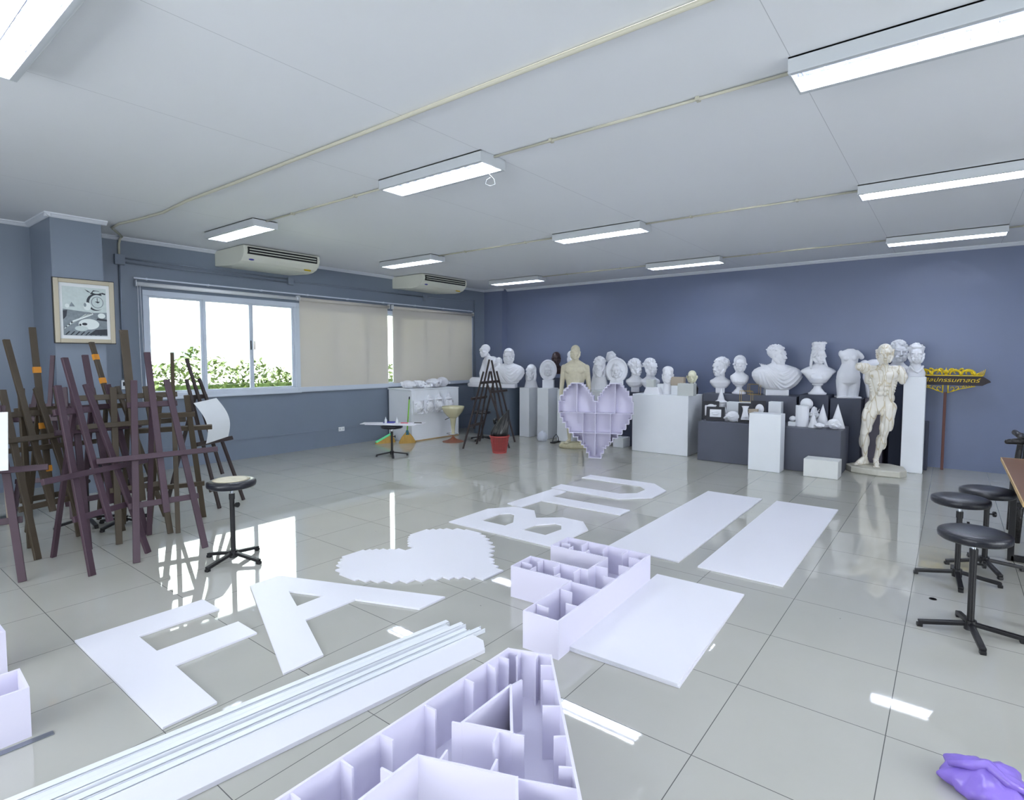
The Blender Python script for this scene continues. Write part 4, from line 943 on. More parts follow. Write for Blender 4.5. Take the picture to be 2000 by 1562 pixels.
MB().box((0, 0, .011), (.32, .22, .022)).build('slab', plaster, o, bevel=.003)
# male torso hidden behind the anatomy statue
o = place('torso_statue', (1.67, 8.76, .987), 'white broken male torso behind the anatomy statue', 20, cat='statue'); b_ = MB()
b_.loft([(0, .02, 0, .12, .10), (.1, .01, 0, .13, .10), (.22, 0, 0, .135, .10), (.35, 0, 0, .165, .11), (.46, .0, .0, .19, .11), (.53, .0, .01, .15, .09), (.57, .02, .01, .07, .06)])
b_.chain([(-.15, 0, .50), (-.21, -.03, .44)], [.06, .055]); b_.ell((-.09, -.08, .43), (.08, .04, .06)); b_.ell((.09, -.08, .43), (.08, .04, .06))
b_.tube([(-.16, -.05, .45), (-.17, -.08, .3), (-.12, -.09, .15), (-.1, -.08, .02)], .02); b_.build('figure', plaster, o, vox=.007, sm=5)
o = place('bust', (1.94, 8.84, 1.18), 'white curly haired head right behind the anatomy statue head', 18); bust_neck(o, .33, 0, 'curly', 91, plaster, 'square', 1.3); 
MB().box((0, .03, -.585), (.2, .2, 1.17)).build('stand', paintd, o)
o = place('bust', (2.165, 8.48, 1.317), 'frowning white man bust with shirt collar on the tallest pedestal', 12); b_ = MB()
head(b_, HM((0, 0, .175), 6, 0, 0, 1.15), 'short', 95); b_.cap((0, .02, .24), (0, .03, .12), .06, .068); b_.loft([(0, 0, .02, .115, .085), (.06, 0, .02, .118, .085), (.12, 0, .02, .09, .07), (.17, 0, .02, .06, .05)])
b_.tube([(-.07, -.03, .15), (-.03, -.085, .09), (.0, -.095, .06)], .014); b_.tube([(.08, -.02, .15), (.05, -.08, .10), (.0, -.095, .06)], .016); b_.build('figure', plaster, o, vox=.005, sm=3)

# anatomy statue
o = place('anatomy_statue', (1.80, 8.16, 0), 'full height flayed anatomy statue with brown muscle lines, arms cut off', 8, cat='statue')
PZ = .085; b_ = MB()
head(b_, HM((.025, -.02, 1.495), 2, 4, 0, 1.16), 'tufts', 101)
b_.cap((.02, .01, 1.56), (.01, .03, 1.42), .048, .055); b_.cap((.02, -.04, 1.53), (-.03, -.04, 1.42), .012, .014); b_.cap((.05, -.04, 1.53), (.06, -.04, 1.42), .012, .014)
b_.loft([(.98, .0, .01, .138, .095), (1.05, .0, .01, .142, .095), (1.14, .01, .01, .150, .105), (1.24, .01, .01, .172, .115), (1.34, .01, .01, .188, .118), (1.40, .01, .02, .175, .095), (1.44, .01, .02, .11, .07), (1.48, .015, .02, .07, .055)], e=2.3)
b_.loft([(.80, .0, .01, .12, .09), (.86, .0, .01, .165, .11), (.93, .0, .01, .16, .105), (.99, .0, .01, .145, .10)])
for s_ in (-1, 1):
    b_.ell((.01+s_*.085, -.078, 1.335), (.092, .036, .058), (0, s_*-.2, 0)); b_.cap((.01+s_*.02, -.03, 1.45), (.01+s_*.19, .0, 1.455), .018, .02)
    for j in range(3): b_.ell((.012+s_*.036, -.098, 1.215-.065*j), (.034, .02, .030))
    for j in range(5): b_.ell((.01+s_*(.155-.006*j), -.035, 1.27-.036*j), (.022, .05, .012), (0, s_*.5, 0))
    b_.ell((.01+s_*.118, -.02, 1.03), (.03, .05, .06))
b_.chain([(-.19, 0, 1.44), (-.27, -.06, 1.455)], [.065, .058]); b_.ell((-.2, .0, 1.42), (.07, .06, .07))
b_.cap((-.165, .0, 1.40), (-.165, .0, 1.25), .035, .04)
b_.chain([(.20, .01, 1.40), (.245, -.01, 1.32), (.235, -.02, 1.26)], [.066, .055, .042])
# legs: viewer's left bent outward, viewer's right bears the weight
def legm(hip, knee, ank, toe, sg):
    hip, knee, ank, toe = map(Vector, (hip, knee, ank, toe)); up = (hip-knee)
    b_.chain([hip, hip.lerp(knee, .35), hip.lerp(knee, .8), knee], [.090, .086, .062, .052]); b_.ell(knee+Vector((0, -.035, .0)), (.030, .025, .036))
    b_.ell(hip.lerp(knee, .45)+Vector((sg*.045, -.02, 0)), (.042, .06, .16)); b_.ell(hip.lerp(knee, .5)+Vector((0, -.05, 0)), (.038, .04, .17)); b_.ell(hip.lerp(knee, .75)+Vector((-sg*.04, -.03, 0)), (.032, .035, .075))
    b_.chain([knee, knee.lerp(ank, .3), knee.lerp(ank, .65), ank], [.050, .056, .040, .030]); b_.ell(knee.lerp(ank, .3)+Vector((sg*.028, .03, 0)), (.04, .042, .11)); b_.ell(knee.lerp(ank, .28)+Vector((-sg*.030, .028, -.01)), (.036, .04, .10))
    b_.ell(ank+Vector((.022, 0, .005)), .016); b_.ell(ank+Vector((-.022, 0, .005)), .016)
    d = (toe-ank); d.z = 0; d.normalize(); heel = ank-d*.045; heel.z = PZ+.024; ball = ank+d*.135; ball.z = PZ+.018
    b_.chain([ank, heel], [.030, .026]); b_.chain([ank+d*.02, ank.lerp(ball, .55)+Vector((0, 0, .0)), ball], [.034, .036, .024]); b_.cap(heel, ball, .022, .024)
    n = Vector((-d.y, d.x, 0))
    for i in range(5):
        t = (i-2)/2; L = [.055, .05, .048, .042, .034][i if sg > 0 else 4-i]; a = ball+n*t*.034; e = a+d*L+n*t*.004; a.z = PZ+.014; e.z = PZ+.010
        b_.cap(a, e, .0115 if L > .05 else .009, .008)
legm((-.10, .0, .90), (-.185, -.05, .53), (-.165, .0, .175), (-.33, -.14, PZ), -1)
legm((.10, .0, .90), (.045, -.03, .53), (-.035, -.02, .17), (-.03, -.2, PZ), 1)
b_.ell((.01, -.105, .83), (.022, .025, .030)); b_.cap((.01, -.115, .85), (.01, -.13, .80), .014, .013)
b_.build('figure', ecor, o, vox=.006, sm=1)
MB().prism([(-.40, -.02), (-.33, -.22), (-.02, -.36), (.22, -.36), (.31, -.22), (.30, .10), (.15, .26), (-.25, .22)], 0, PZ).build('base', mat('weathered cast base', (206, 204, 192), .6, noise=.15, nscale=12, bump=.4, bscale=25), o, bevel=.015)

# ochre standing man
o = place('nude_statue', (-2.70, 7.42, 0), 'life size ochre bald standing man statue partly behind the heart box', 28, cat='statue'); b_ = MB()
head(b_, HM((0, -.01, 1.535), 4, 0, 0, 1.09), 'bald', 7); b_.cap((0, .015, 1.6), (0, .03, 1.44), .057, .068)
b_.loft([(.86, 0, .01, .15, .10), (.93, 0, .01, .165, .11), (1.02, 0, .01, .15, .10), (1.10, 0, .01, .148, .10), (1.22, 0, .01, .178, .11), (1.34, 0, .01, .20, .12), (1.41, 0, .02, .195, .10), (1.455, 0, .03, .14, .075), (1.49, 0, .03, .085, .065), (1.52, 0, .03, .06, .055)], e=2.2)
for s_ in (-1, 1):
    b_.ell((s_*.085, -.075, 1.345), (.085, .038, .055)); b_.ell((s_*.185, .015, 1.39), (.060, .058, .065)); b_.cap((s_*.05, .03, 1.50), (s_*.17, .03, 1.425), .035, .035)
    b_.chain([(s_*.20, .02, 1.40), (s_*.232, .03, 1.14), (s_*.25, -.0, .90)], [.052, .043, .030]); b_.cap((s_*.205, .02, 1.3), (s_*.225, .03, 1.2), .05, .045)
    hx = s_*.252; b_.ell((hx, -.01, .84), (.022, .038, .048))
    for i in range(4): b_.chain([(hx+s_*.002, -.036+.017*i, .81), (hx+s_*.0, -.040+.018*i, .775), (hx-s_*.008, -.038+.017*i, .745+.006*abs(i-1.5))], [.0085, .008, .007])
    b_.chain([(hx-s_*.01, -.04, .86), (hx-s_*.016, -.058, .83), (hx-s_*.014, -.062, .805)], [.010, .009, .008])
    b_.chain([(s_*.088, .01, .88), (s_*.10, -.01, .65), (s_*.095, .0, .48)], [.092, .075, .050]); kx = s_*.095
    b_.chain([(kx, .0, .48), (kx+s_*.005, .025, .36), (kx, .02, .14)], [.048, .052, .030]); b_.ell((kx, -.03, .49), .03)
    b_.chain([(kx, .03, .12), (kx+s_*.02, -.05, .10), (kx+s_*.04, -.15, .09)], [.032, .032, .022])
    for i in range(5): b_.cap((kx+s_*.04+(i-2)*.016, -.15, .092), (kx+s_*.045+(i-2)*.018, -.195+.008*abs(i-1), .088), .011, .009)
b_.build('figure', ochre, o, vox=.0065, sm=4)
MB().loft([(0, 0, -.02, .27, .22), (.03, 0, -.02, .275, .225), (.075, 0, -.02, .24, .19)], e=2.4).build('base', mat('rough ochre base', (186, 180, 150), .8, noise=.25, nscale=18, bump=.8, bscale=20), o, smooth=True)
sd = thing('sandal', (-3.25, 7.62, 0), 'black strappy sandal standing behind the ochre statue', 'shoe')
MB().box((0, 0, .012), (.09, .22, .02)).build('sole', blkm, sd, bevel=.005); MB().tube([(-.04, -.03, .02), (-.02, -.03, .10), (.02, 0, .16), (.04, .03, .1), (.04, .05, .02)], .008).build('strap', blkm, sd, smooth=True)

# ------------------------------------------------------------ solids and plaster features on the low plinth
GB = 'blocks and solids on the plinths'; LZ_ = .602
def cone_(x, y, z, r, h, label, m=plaster):
    return tag(MB().lathe([(r, 0), (r, .004), (.001, h)], seg=40).build('plaster_cone', m, loc=(x, y, z), smooth='auto'), label, 'cone', GB)
o = thing('plaster_cone', (-.37, 8.10, LZ_), 'tall white cone standing pointed up on a small disc stand', 'cone', 0, GB)
MB().lathe([(.10, .262), (.10, .27), (.055, .30), (.001, .49)], seg=40).build('spire', plaster, o, smooth='auto'); MB().lathe([(.03, 0), (.04, .02), (.085, .25), (.10, .262), (.001, .262)], seg=32).build('stand', plaster, o, smooth='auto')
cone_(-.22, 7.86, LZ_, .05, .22, 'narrow white cone beside the white upright block'); cone_(1.04, 7.74, LZ_, .066, .215, 'small white cone right of the cylinder')
cone_(1.125, 7.93, LZ_, .09, .32, 'tall white cone in the middle of the right group'); cone_(1.32, 7.88, LZ_, .095, .335, 'tall white cone behind the rock cast at the right end')
blk3('block', -.14, 8.02, LZ_, .19, .14, .285, paintw, 'white upright block behind the lips and sphere casts'); blk3('block', .47, 8.05, LZ_, .18, .14, .315, paintw, 'white block rising above the front upright block')
tag(MB().lathe([(.088, 0), (.088, .295), (.001, .295)], seg=48).build('plaster_cylinder', plaster, loc=(.885, 7.80, LZ_), smooth='auto'), 'white plaster cylinder on the low plinth', 'cylinder', GB)
o = thing('plaster_sphere', (.885, 8.08, LZ_), 'white plaster sphere on a stand behind the cylinder', 'sphere', 0, GB); MB().ell((0, 0, .30), .085, u=40, v=24).build('ball', plaster, o, smooth=True); MB().lathe([(.05, 0), (.03, .1), (.035, .22)]).build('stand', plaster, o, smooth=True)
def lump(x, y, z, rx, ry, rz_, seed, label, m=plaster, name='plaster_cast', n=46, cat='cast', group='loose plaster lumps'):
    q = random.Random(seed); b_ = MB(); b_.ell((0, 0, rz_*.5), (rx*.85, ry*.85, rz_*.6))
    for i in range(n):
        a = q.uniform(0, 6.3); d = q.uniform(.2, .85); b_.ell((math.cos(a)*rx*d, math.sin(a)*ry*d, q.uniform(.25, .75)*rz_), (q.uniform(.08, .34)*rx, q.uniform(.08, .34)*ry, q.uniform(.1, .45)*rz_), (q.uniform(0, 3), q.uniform(0, 3), a), u=7, v=5)
    o = b_.build(name, m, loc=(x, y, z+.012), vox=.005, sm=1); return tag(o, label, cat, group)
lump(1.31, 7.68, LZ_, .105, .06, .12, 4, 'rough white rock cast at the right end of the low plinth'); lump(1.13, 7.66, LZ_, .07, .05, .06, 5, 'low crumpled white cast between the small cones'); lump(-.06, 7.72, LZ_, .12, .07, .14, 6, 'white foot shaped cast between lips and nose boards')
lump(1.0, 8.0, LZ_, .06, .06, .24, 16, 'upright white shell cast right of the cylinder')
blk3('block', .765, 7.78, LZ_, .10, .12, .06, paintw, 'lower white slab beside the cylinder'); lump(.765, 7.78, LZ_+.062, .055, .06, .06, 9, 'small white ear cast on the slab beside the cylinder')
def feature(x, y, w, h, tilt, kind, label, rz=16):
    o = thing('feature_relief', (x, y, LZ_), label, 'relief', R(rz), 'black boards with plaster face parts'); t = R(tilt)
    M4 = Matrix.Translation((0, 0, .004)) @ Euler((-t, 0, 0)).to_matrix().to_4x4()
    a = MB(); c = MB(); c.box((0, 0, h/2), (w, .015, h)); a.merge(c, M4); a.build('backing_board', boardk, o)
    c = MB()
    if kind == 'lips':
        c.box((0, -.022, h*.52), (w*.62, .03, h*.55)); 
        for s_ in (-1, 1): c.ell((s_*w*.09, -.044, h*.56), (w*.13, .014, h*.055)); 
        c.ell((0, -.044, h*.44), (w*.17, .016, h*.06))
    elif kind == 'nose':
        c.loft([(h*.12, 0, -.03, w*.32, .03), (h*.3, 0, -.04, w*.26, .04), (h*.6, 0, -.03, w*.17, .035), (h*.75, 0, -.025, w*.2, .03), (h*.84, 0, -.022, w*.28, .03)], e=3); c.ell((0, -.075, h*.28), (w*.12, .03, h*.08))
        for s_ in (-1, 1): c.ell((s_*w*.13, -.055, h*.25), (w*.08, .025, h*.06))
    elif kind == 'eye':
        c.ell((0, -.022, h*.55), (w*.36, .022, h*.28)); c.ell((0, -.04, h*.52), (w*.16, .016, h*.10)); c.cap((-w*.3, -.03, h*.7), (w*.3, -.03, h*.74), .014, .012); c.cap((-w*.33, -.025, h*.7), (-w*.33, -.02, h*.2), .016, .012)
    else:
        c.ell((.02, -.02, h*.6), (w*.3, .025, h*.25)); c.ell((.03, -.035, h*.62), (w*.12, .02, h*.14))
    a = MB(); a.merge(c, M4); c.bm.free(); a.build('plaster_part', plaster, o, vox=.004, sm=3); return o
feature(-.46, 7.90, .24, .285, 12, 'eye', 'black board with plaster eye and brow behind the lips board')
feature(-.32, 7.70, .27, .215, 14, 'lips', 'black board with a rectangular plaster lips cast'); feature(.12, 7.72, .20, .29, 10, 'nose', 'black board with a plaster nose cast')
feature(.25, 7.92, .21, .32, 8, 'ear', 'black board with plaster piece behind the nose board'); blk3('block', .22, 7.78, LZ_, .13, .06, .21, tan, 'tan block leaning between nose board and front upright block')
blk3('block', .05, 7.99, LZ_, .17, .13, .295, paintw, 'white block carrying the front wire cube')
def wirecube(x, y, z, s_, label, rz):
    o = thing('wire_cube', (x, y, z), label, 'wire cube', R(rz), 'brass wire cube frames'); h = s_/2; m = MB(); r = .0028
    P_ = [(a, b_, c) for a in (-h, h) for b_ in (-h, h) for c in (0, s_)]
    for i in range(8):
        for j in range(i+1, 8):
            if sum(abs(P_[i][k]-P_[j][k]) > .001 for k in range(3)) == 1: m.cone(P_[i], P_[j], r, r, 6)
    m.build('wire_frame', brass, o); return o
wirecube(.05, 7.99, .899, .165, 'brass wire cube standing on a white block above the nose board', 25); wirecube(.05, 8.42, .988, .165, 'brass wire cube on the rear plinth beside the largest draped bust', 25)
blk3('block', .56, 7.98, LZ_, .08, .1, .10, paintw, 'small white block hidden behind the front upright block')

# ------------------------------------------------------------ cabinet group by the window
for i, (y, k) in enumerate(((6.16, 0), (6.42, 1), (6.68, 2), (6.94, 3))):
    L_ = ['square lumpy plaster relief hanging leftmost on the cabinet', 'plaster mask relief with pointed top, second from left on the cabinet', 'plaster relief with tiered crown, third on the cabinet', 'plaster relief with tall tiered crown, rightmost on the cabinet'][i]
    o = thing('wall_relief', (-5.365, y, .52), L_, 'relief', R(90), 'plaster reliefs hung on the cabinet'); q = random.Random(i+40); b_ = MB()
    b_.box((0, -.015, .12), (.23, .03, .25)); b_.ell((0, -.05, .13), (.085, .05, .10)); b_.ell((0, -.095, .125), (.014, .02, .03))
    for s_ in (-1, 1): b_.ell((s_*.035, -.085, .15), (.02, .012, .01)); b_.ell((s_*.035, -.075, .10), (.03, .03, .025))
    for j in range(50): b_.ell((q.uniform(-.1, .1), -.035-q.uniform(0, .035), q.uniform(.0, .24)), q.uniform(.008, .02), (q.random()*3, 0, 0), u=8, v=6)
    if k: b_.lathe([(.07, 0), (.075, .02), (.05, .03), (.055, .045), (.035, .06), (.038, .075), (.015, .1), (.001, .16 if k > 1 else .10)], (0, -.03, .24), 16)
    b_.build('relief_cast', plaster, o, vox=.0045, sm=1)
    MB().tube([(-.03, -.02, .26), (0, .0, .44)], .0015, 4).build('string', white_s, o)
tt = .98
lump(-5.66, 6.18, tt, .16, .14, .13, 50, 'rounded white plaster mound on the near left of the cabinet top', group='plaster pieces on the cabinet'); lump(-5.70, 6.50, tt, .17, .14, .12, 51, 'white plaster mask lying second along the cabinet top', group='plaster pieces on the cabinet')
lump(-5.62, 6.80, tt, .15, .16, .15, 52, 'crumpled white plaster face in the middle of the cabinet top', group='plaster pieces on the cabinet'); lump(-5.66, 7.08, tt, .17, .12, .17, 53, 'tallest white plaster piece on the far end of the cabinet top', group='plaster pieces on the cabinet')
lump(-5.46, 6.52, tt, .05, .12, .05, 54, 'small plaster scraps at the front edge of the cabinet top', group='plaster pieces on the cabinet')
o = tag(MB().lathe([(.03, 0), (.035, .005), (.035, .16), (.028, .165), (.024, .16), (.024, .0)], seg=24).build('plaster_tube', plaster, loc=(-5.44, 6.72, tt+.045), rot=(R(70), 0, R(65)), smooth='auto'), 'white hollow plaster tube on the cabinet top', 'cast')
# broom and green broom
o = thing('broom', (-5.36, 5.90, 0), 'straw broom with green handle leaning on the white cabinet', 'broom', R(60)); 
b_ = MB(); b_.loft([(.0, 0, 0, .155, .035), (.03, 0, 0, .15, .035), (.12, 0, 0, .10, .03), (.20, 0, 0, .03, .02)]); b_.build('bristles', straw, o, smooth='auto')
MB().loft([(.155, 0, 0, .058, .028), (.19, 0, 0, .034, .023), (.24, 0, 0, .016, .016)]).build('binding', teal, o, smooth='auto'); MB().cone((0, 0, .22), (.05, .03, .80), .011, .011).build('handle', greenh, o, smooth=True); MB().cone((.05, .03, .80), (.053, .032, .85), .013, .011).build('handle_cap', blkm, o, smooth='auto')
o = thing('broom', (-5.68, 5.66, 0), 'mint green and straw broom head lying behind the low stool', 'broom', R(75)); b_ = MB(); b_.loft([(.0, -.0, 0, .2, .04), (.03, 0, 0, .19, .04), (.10, .06, 0, .10, .03), (.16, .12, 0, .03, .02)]); b_.build('bristles', straw, o, smooth='auto'); MB().bar((-.19, -.01, .03), (.12, -.01, .17), .03, .05, (0, -1, 0)).build('green_edge', mint, o, bevel=.008)
# things on the low stool
z0 = .507
def bd(x, y, rz, z, dx, dy, label): return tag(MB().box((0, 0, .003), (dx, dy, .006)).build('foam_sheet', pvc, loc=(x, y, z), rot=(0, 0, R(rz))), label, 'sheet', 'white sheets on the low stool')
bd(-4.48, 4.84, 28, z0, .80, .26, 'lower white sheet lying across the low stool'); bd(-4.52, 4.90, 37, z0+.007, 1.0, .24, 'upper white sheet lying across the low stool')
z1 = z0+.0135
def bottle(x, y, label, s_=1):
    o = thing('glue_bottle', (x, y, z1), label, 'bottle', 0, 'small glue bottles'); MB().lathe([(.018, 0), (.019, .01), (.019, .05), (.012, .062)]).build('body', white_s, o, smooth='auto'); MB().lathe([(.009, .062), (.008, .07), (.002, .10)], seg=16).build('nozzle', white_s, o, smooth='auto')
bottle(-4.62, 4.83, 'small white glue bottle standing in the blue tray'); bottle(-4.47, 4.93, 'small white glue bottle right of the blue tray')
tag(MB().box((0, 0, .004), (.18, .07, .008)).box((0, .032, .012), (.18, .004, .02)).build('tray', blue_s, loc=(-4.60, 4.88, z1), rot=(0, 0, R(35))), 'flat blue tray on the white sheets', 'tray')
def pen(x, y, rz, m, label): tag(MB().cone((-.06, 0, .007), (.06, 0, .007), .006, .006, 10).build('marker_pen', m, loc=(x, y, z1), rot=(0, 0, R(rz)), smooth='auto'), label, 'pen', 'pens on the low stool')
pen(-4.36, 4.99, 30, red_s, 'marker with red cap on the white sheets'); pen(-4.20, 5.13, 35, blkm, 'black marker at the right end of the white sheets'); 
# bar stool
o = thing('bar_stool', (-4.84, 6.56, 0), 'champagne pearl bowl seat bar stool with rusty round base', 'bar stool')
MB().lathe([(.06, .44), (.10, .47), (.17, .55), (.205, .62), (.212, .66), (.20, .662), (.17, .60), (.12, .57), (.001, .56)], seg=48).build('seat', pearl, o, smooth=True)
MB().lathe([(.075, .47), (.055, .42), (.035, .26), (.028, .14), (.03, .12)], seg=32).build('column', pearl, o, smooth=True); MB().cone((0, 0, .05), (0, 0, .15), .018, .018).build('gas_rod', copper, o, smooth=True)
MB().lathe([(.20, 0), (.20, .008), (.12, .03), (.05, .06), (.03, .085), (.001, .09)], seg=48).build('base', copper, o, smooth='auto')
b_ = MB(); n = 24; b_.tube([(.11*math.cos(2*PI*i/n), -.03+.09*math.sin(2*PI*i/n), .15) for i in range(n+1)], .008); b_.build('foot_ring', chrome, o, smooth=True); MB().cone((-.05, 0, .46), (-.17, -.04, .40), .006, .006).build('lever', blkm, o)
# waste basket and bin bag
o = thing('waste_basket', (-3.36, 6.15, 0), 'red perforated plastic waste basket beside the far easels', 'basket')
b_ = MB(); n = 40
for j in range(11):
    z = .015+.25*j/10; r = .115+.040*z/.27; b_.lathe([(r-.003, z-.004), (r+.002, z-.004), (r+.002, z+.004), (r-.003, z+.004), (r-.003, z-.004)], seg=40)
for k in range(n): a = 2*PI*k/n; b_.bar((.115*math.cos(a), .115*math.sin(a), .01), (.155*math.cos(a), .155*math.sin(a), .27), .009, .004, (math.cos(a), math.sin(a), 0))
b_.build('mesh_wall', redp, o); MB().lathe([(.001, 0), (.117, 0), (.119, .02), (.113, .02), (.001, .006)], seg=40).build('bottom', redp, o, smooth='auto')
MB().lathe([(.153, .265), (.167, .268), (.169, .285), (.162, .29), (.152, .285), (.152, .268)], seg=48).build('rim', redp, o, smooth='auto')
o = thing('bin_bag', (-3.36, 6.15, .03), 'black bin bag bulging out of the red basket, peak pulled to the right', 'bag'); b_ = MB(); vs = []; U, V = 48, 22
for j in range(V+1):
    t = j/V; z = .62*t; r = [.095, .12, .145, .16, .15, .125, .08][min(6, int(t*6))]*(1-(t*6 % 1))+[.095, .12, .145, .16, .15, .125, .08][min(6, int(t*6)+1)]*(t*6 % 1); ox = .10*max(0, t-.45)**1.2*1.6
    r = min(r, .105+.13*z) if z < .27 else r
    for k in range(U): a = 2*PI*k/U; w = 1+.05*math.sin(5*a+4*t)+.04*math.sin(11*a-6*t); vs.append(Vector((ox+r*w*math.cos(a), .6*ox+r*w*math.sin(a)*(1-.5*t), z+.14*max(0, t-.5)*math.cos(a-.3))))
b_._add(vs, [(j*U+k, j*U+(k+1) % U, (j+1)*U+(k+1) % U, (j+1)*U+k) for j in range(V) for k in range(U)]+[tuple(range(U))[::-1], tuple(range(V*U, (V+1)*U))]); b_.build('body', bagk, o, smooth=True)
MB().tube([(-.10, 0, .44), (-.12, 0, .50), (-.08, 0, .52)], .025, 8).build('knot', bagk, o, smooth=True)
bag('plastic_bag', bagw, (-3.57, 7.66, 0), .095, 'crumpled clear white plastic bag at the foot of a white pedestal', 'bag', 9, .18, knot=False, amp=.06)
lump(-5.15, 7.75, 0, .14, .08, .07, 77, 'yellowish rag heap on the floor beyond the bar stool', mat('yellow rag', (180, 170, 80), .8, noise=.4, nscale=20), 'rag', 10, 'rag', None)

# ------------------------------------------------------------ table, chair, paper, bottle on the right
o = thing('work_table', (3.27, 4.24, 0), 'brown veneer work table with black steel frame at the right edge', 'table')
MB().box((0, 0, .735), (.70, 1.84, .024)).build('table_top', wood_t, o); b_ = MB(); b_.box((-.353, 0, .735), (.006, 1.852, .026)); b_.box((0, .923, .735), (.70, .006, .026)); b_.build('edge_band', edge_t, o)
for s_ in (-1, 1):
    for q in (-1, 1): MB().box((s_*.29, q*.86-.32*(q > 0), .36), (.04, .04, .72)).build('leg', blkm, o, bevel=.003)
    MB().box((0, s_*.86-.32*(s_ > 0), .025), (.58, .04, .04)).build('foot_bar', blkm, o, bevel=.003); MB().box((s_*.29, -.16, .70), (.035, 1.38, .035)).build('top_rail', blkm, o)
MB().box((0, .54, .44), (.54, .03, .03)).build('cross_rail', blkm, o); MB().box((0, .70, .62), (.55, .36, .19)).build('drawer_box', blkm, o, bevel=.004)
tag(MB().box((0, 0, .001), (.30, .42, .002)).build('paper_sheet', paper, loc=(3.32, 4.72, .748), rot=(0, 0, R(8))), 'white paper sheet on the brown table', 'paper')
o = thing('armchair', (3.33, 5.62, 0), 'black carved wooden armchair behind the brown table', 'chair', R(6)); cw = mat('black carved wood', (20, 18, 20), .35, bump=.8, bscale=50)
MB().box((0, 0, .44), (.56, .5, .05)).build('seat', cw, o, bevel=.01)
for s_ in (-1, 1):
    MB().chain([(s_*.27, .22, .0), (s_*.26, .21, .44), (s_*.21, .26, .87)], [.024, .026, .022]).build('rear_leg', cw, o, smooth=True); MB().chain([(s_*.30, -.22, .0), (s_*.28, -.21, .44), (s_*.25, -.2, .86)], [.026, .028, .028]).build('front_leg', cw, o, smooth=True)
    b_ = MB(); b_.chain([(s_*.27, .2, .90), (s_*.27, -.05, .89), (s_*.30, -.25, .875), (s_*.40, -.27, .865)], [.024, .026, .03, .02]); b_.build('arm', cw, o, smooth=True)
b_ = MB(); b_.box((0, .25, .84), (.42, .03, .07)); b_.build('back_rail', cw, o, bevel=.01); MB().box((0, .235, .64), (.2, .02, .36)).build('back_splat', cw, o, bevel=.005); MB().box((0, -.21, .80), (.5, .03, .04)).build('front_rail', cw, o)

# ------------------------------------------------------------ directional sign
o = thing('direction_sign', (2.50, 8.885, 0), 'gold and aubergine directional sign on a red brown post by the back wall', 'sign')
MB().box((0, 0, .55), (.034, .03, 1.10)).build('post', redw, o, bevel=.003)
m4 = Matrix(((1, 0, 0, 0), (0, 0, -1, 0), (0, 1, 0, 0), (0, 0, 0, 1)))
MB().prism([(-.44, 1.20), (.40, 1.20), (.455, 1.235), (.49, 1.25), (.48, 1.268), (.455, 1.29), (.42, 1.315), (.40, 1.33), (-.44, 1.33)], .012, .036, m=m4).build('board', signd, o, bevel=.002)
MB().box((-.02, -.024, 1.335), (.84, .03, .012)).build('top_strip', gold, o)
b_ = MB(); Y = -.024
def curl(cx_, cz, r, a0, a1, r2, th, n=22):
    b_.tube([(cx_+(r+(r2-r)*i/n)*math.cos(a0+(a1-a0)*i/n), Y-.004*math.sin(i), cz+(r+(r2-r)*i/n)*math.sin(a0+(a1-a0)*i/n)) for i in range(n+1)], [th*(1-.6*i/n) for i in range(n+1)], 6)
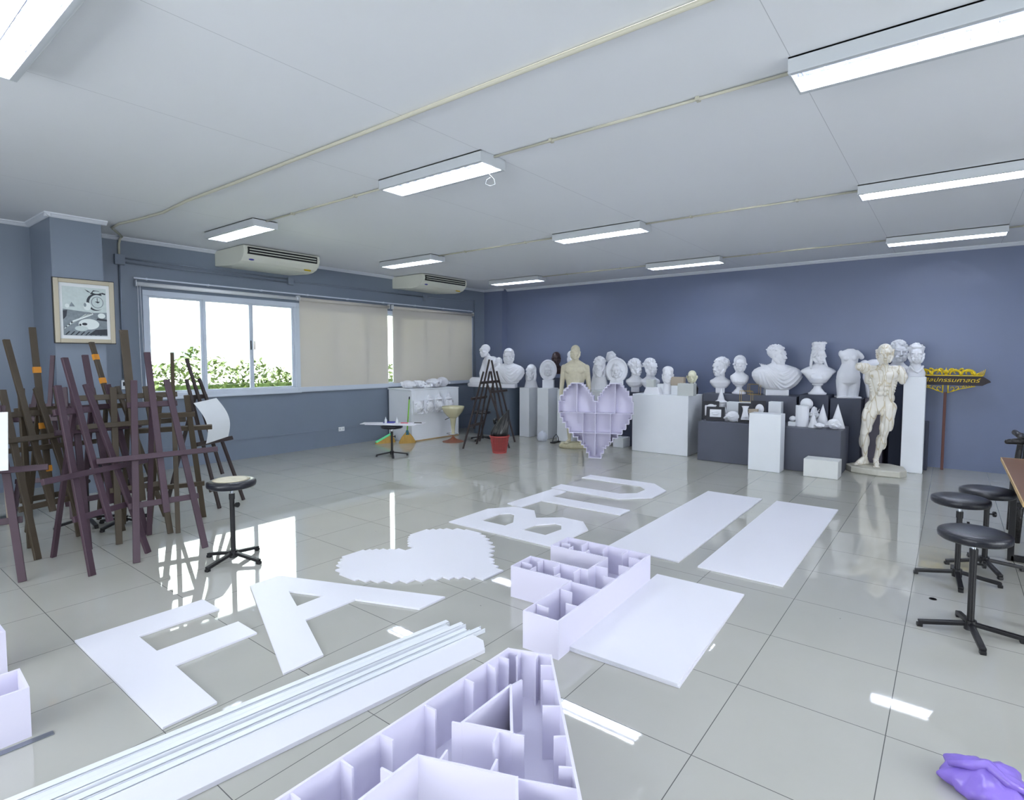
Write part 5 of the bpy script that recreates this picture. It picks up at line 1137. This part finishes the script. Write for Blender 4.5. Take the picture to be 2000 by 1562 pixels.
for s_ in (-1, 1):
    a = lambda t: t if s_ > 0 else PI-t
    for (dx, r, th) in ((.24, .074, .022), (.10, .066, .022)): curl(s_*dx, 1.345, r, a(0), a(PI), r*.85, th)
    curl(s_*.24, 1.365, .045, a(-.3), a(4.2), .012, .014); curl(s_*.11, 1.375, .04, a(0), a(4.6), .01, .014); curl(s_*.17, 1.40, .03, a(1), a(5.4), .01, .014); curl(s_*.055, 1.40, .035, a(0), a(4.5), .01, .014)
    for i in range(5): b_.cap((s_*(.32+.022*i), Y, 1.345), (s_*(.355+.018*i), Y, 1.375+.012*i), .009, .003, 6)
    for i in range(4): b_.cap((s_*(.05+.045*i), Y, 1.39+.012*(i % 2)), (s_*(.065+.045*i), Y, 1.43-.012*(i > 2)), .010, .003, 6)
b_.cap((0, Y, 1.35), (0, Y, 1.44), .02, .004); b_.ell((0, Y, 1.385), (.035, .012, .03)); b_.build('upper_fretwork', gold, o, smooth=True)
b_ = MB()
for s_ in (-1, 1):
    a = lambda t: t if s_ > 0 else PI-t
    b_.cap((s_*.03, Y, 1.195), (s_*.03, Y, 1.095), .009, .007, 6); b_.tube([(s_*.035, Y, 1.10), (s_*.09, Y, 1.118), (s_*.16, Y, 1.15), (s_*.24, Y, 1.17), (s_*.32, Y, 1.19)], .006)
    curl(s_*.07, 1.155, .033, a(-1.5), a(3.6), .008, .008); curl(s_*.125, 1.168, .026, a(-1.5), a(3.6), .007, .007); curl(s_*.175, 1.177, .02, a(-1.5), a(3.4), .006, .006)
    for i in range(5): b_.cap((s_*(.20+.028*i), Y, 1.192), (s_*(.215+.028*i), Y, 1.170+.004*i), .008, .003, 6)
b_.build('lower_fretwork', gold, o, smooth=True)
cu = bpy.data.curves.new('sign_text', 'FONT'); cu.body = 'ศิลปกรรมศาสตร์'; cu.size = .074; cu.extrude = .003; cu.offset = 0; cu.shear = .25; cu.align_x = 'LEFT'
to = bpy.data.objects.new('sign_text_source', cu); C.objects.link(to)
me = bpy.data.meshes.new_from_object(to.evaluated_get(bpy.context.evaluated_depsgraph_get())); bpy.data.objects.remove(to)
me.materials.clear(); me.materials.append(gold); xs = [v.co.x for v in me.vertices] or [0, 1]; k = .63/(max(xs)-min(xs))
me.transform(Matrix.Diagonal((k, 1, 1, 1)))
lt_ = bpy.data.objects.new('lettering', me); C.objects.link(lt_); lt_.parent = o; lt_.location = (-.255, -.040, 1.245); lt_.rotation_euler = (PI/2, 0, 0)
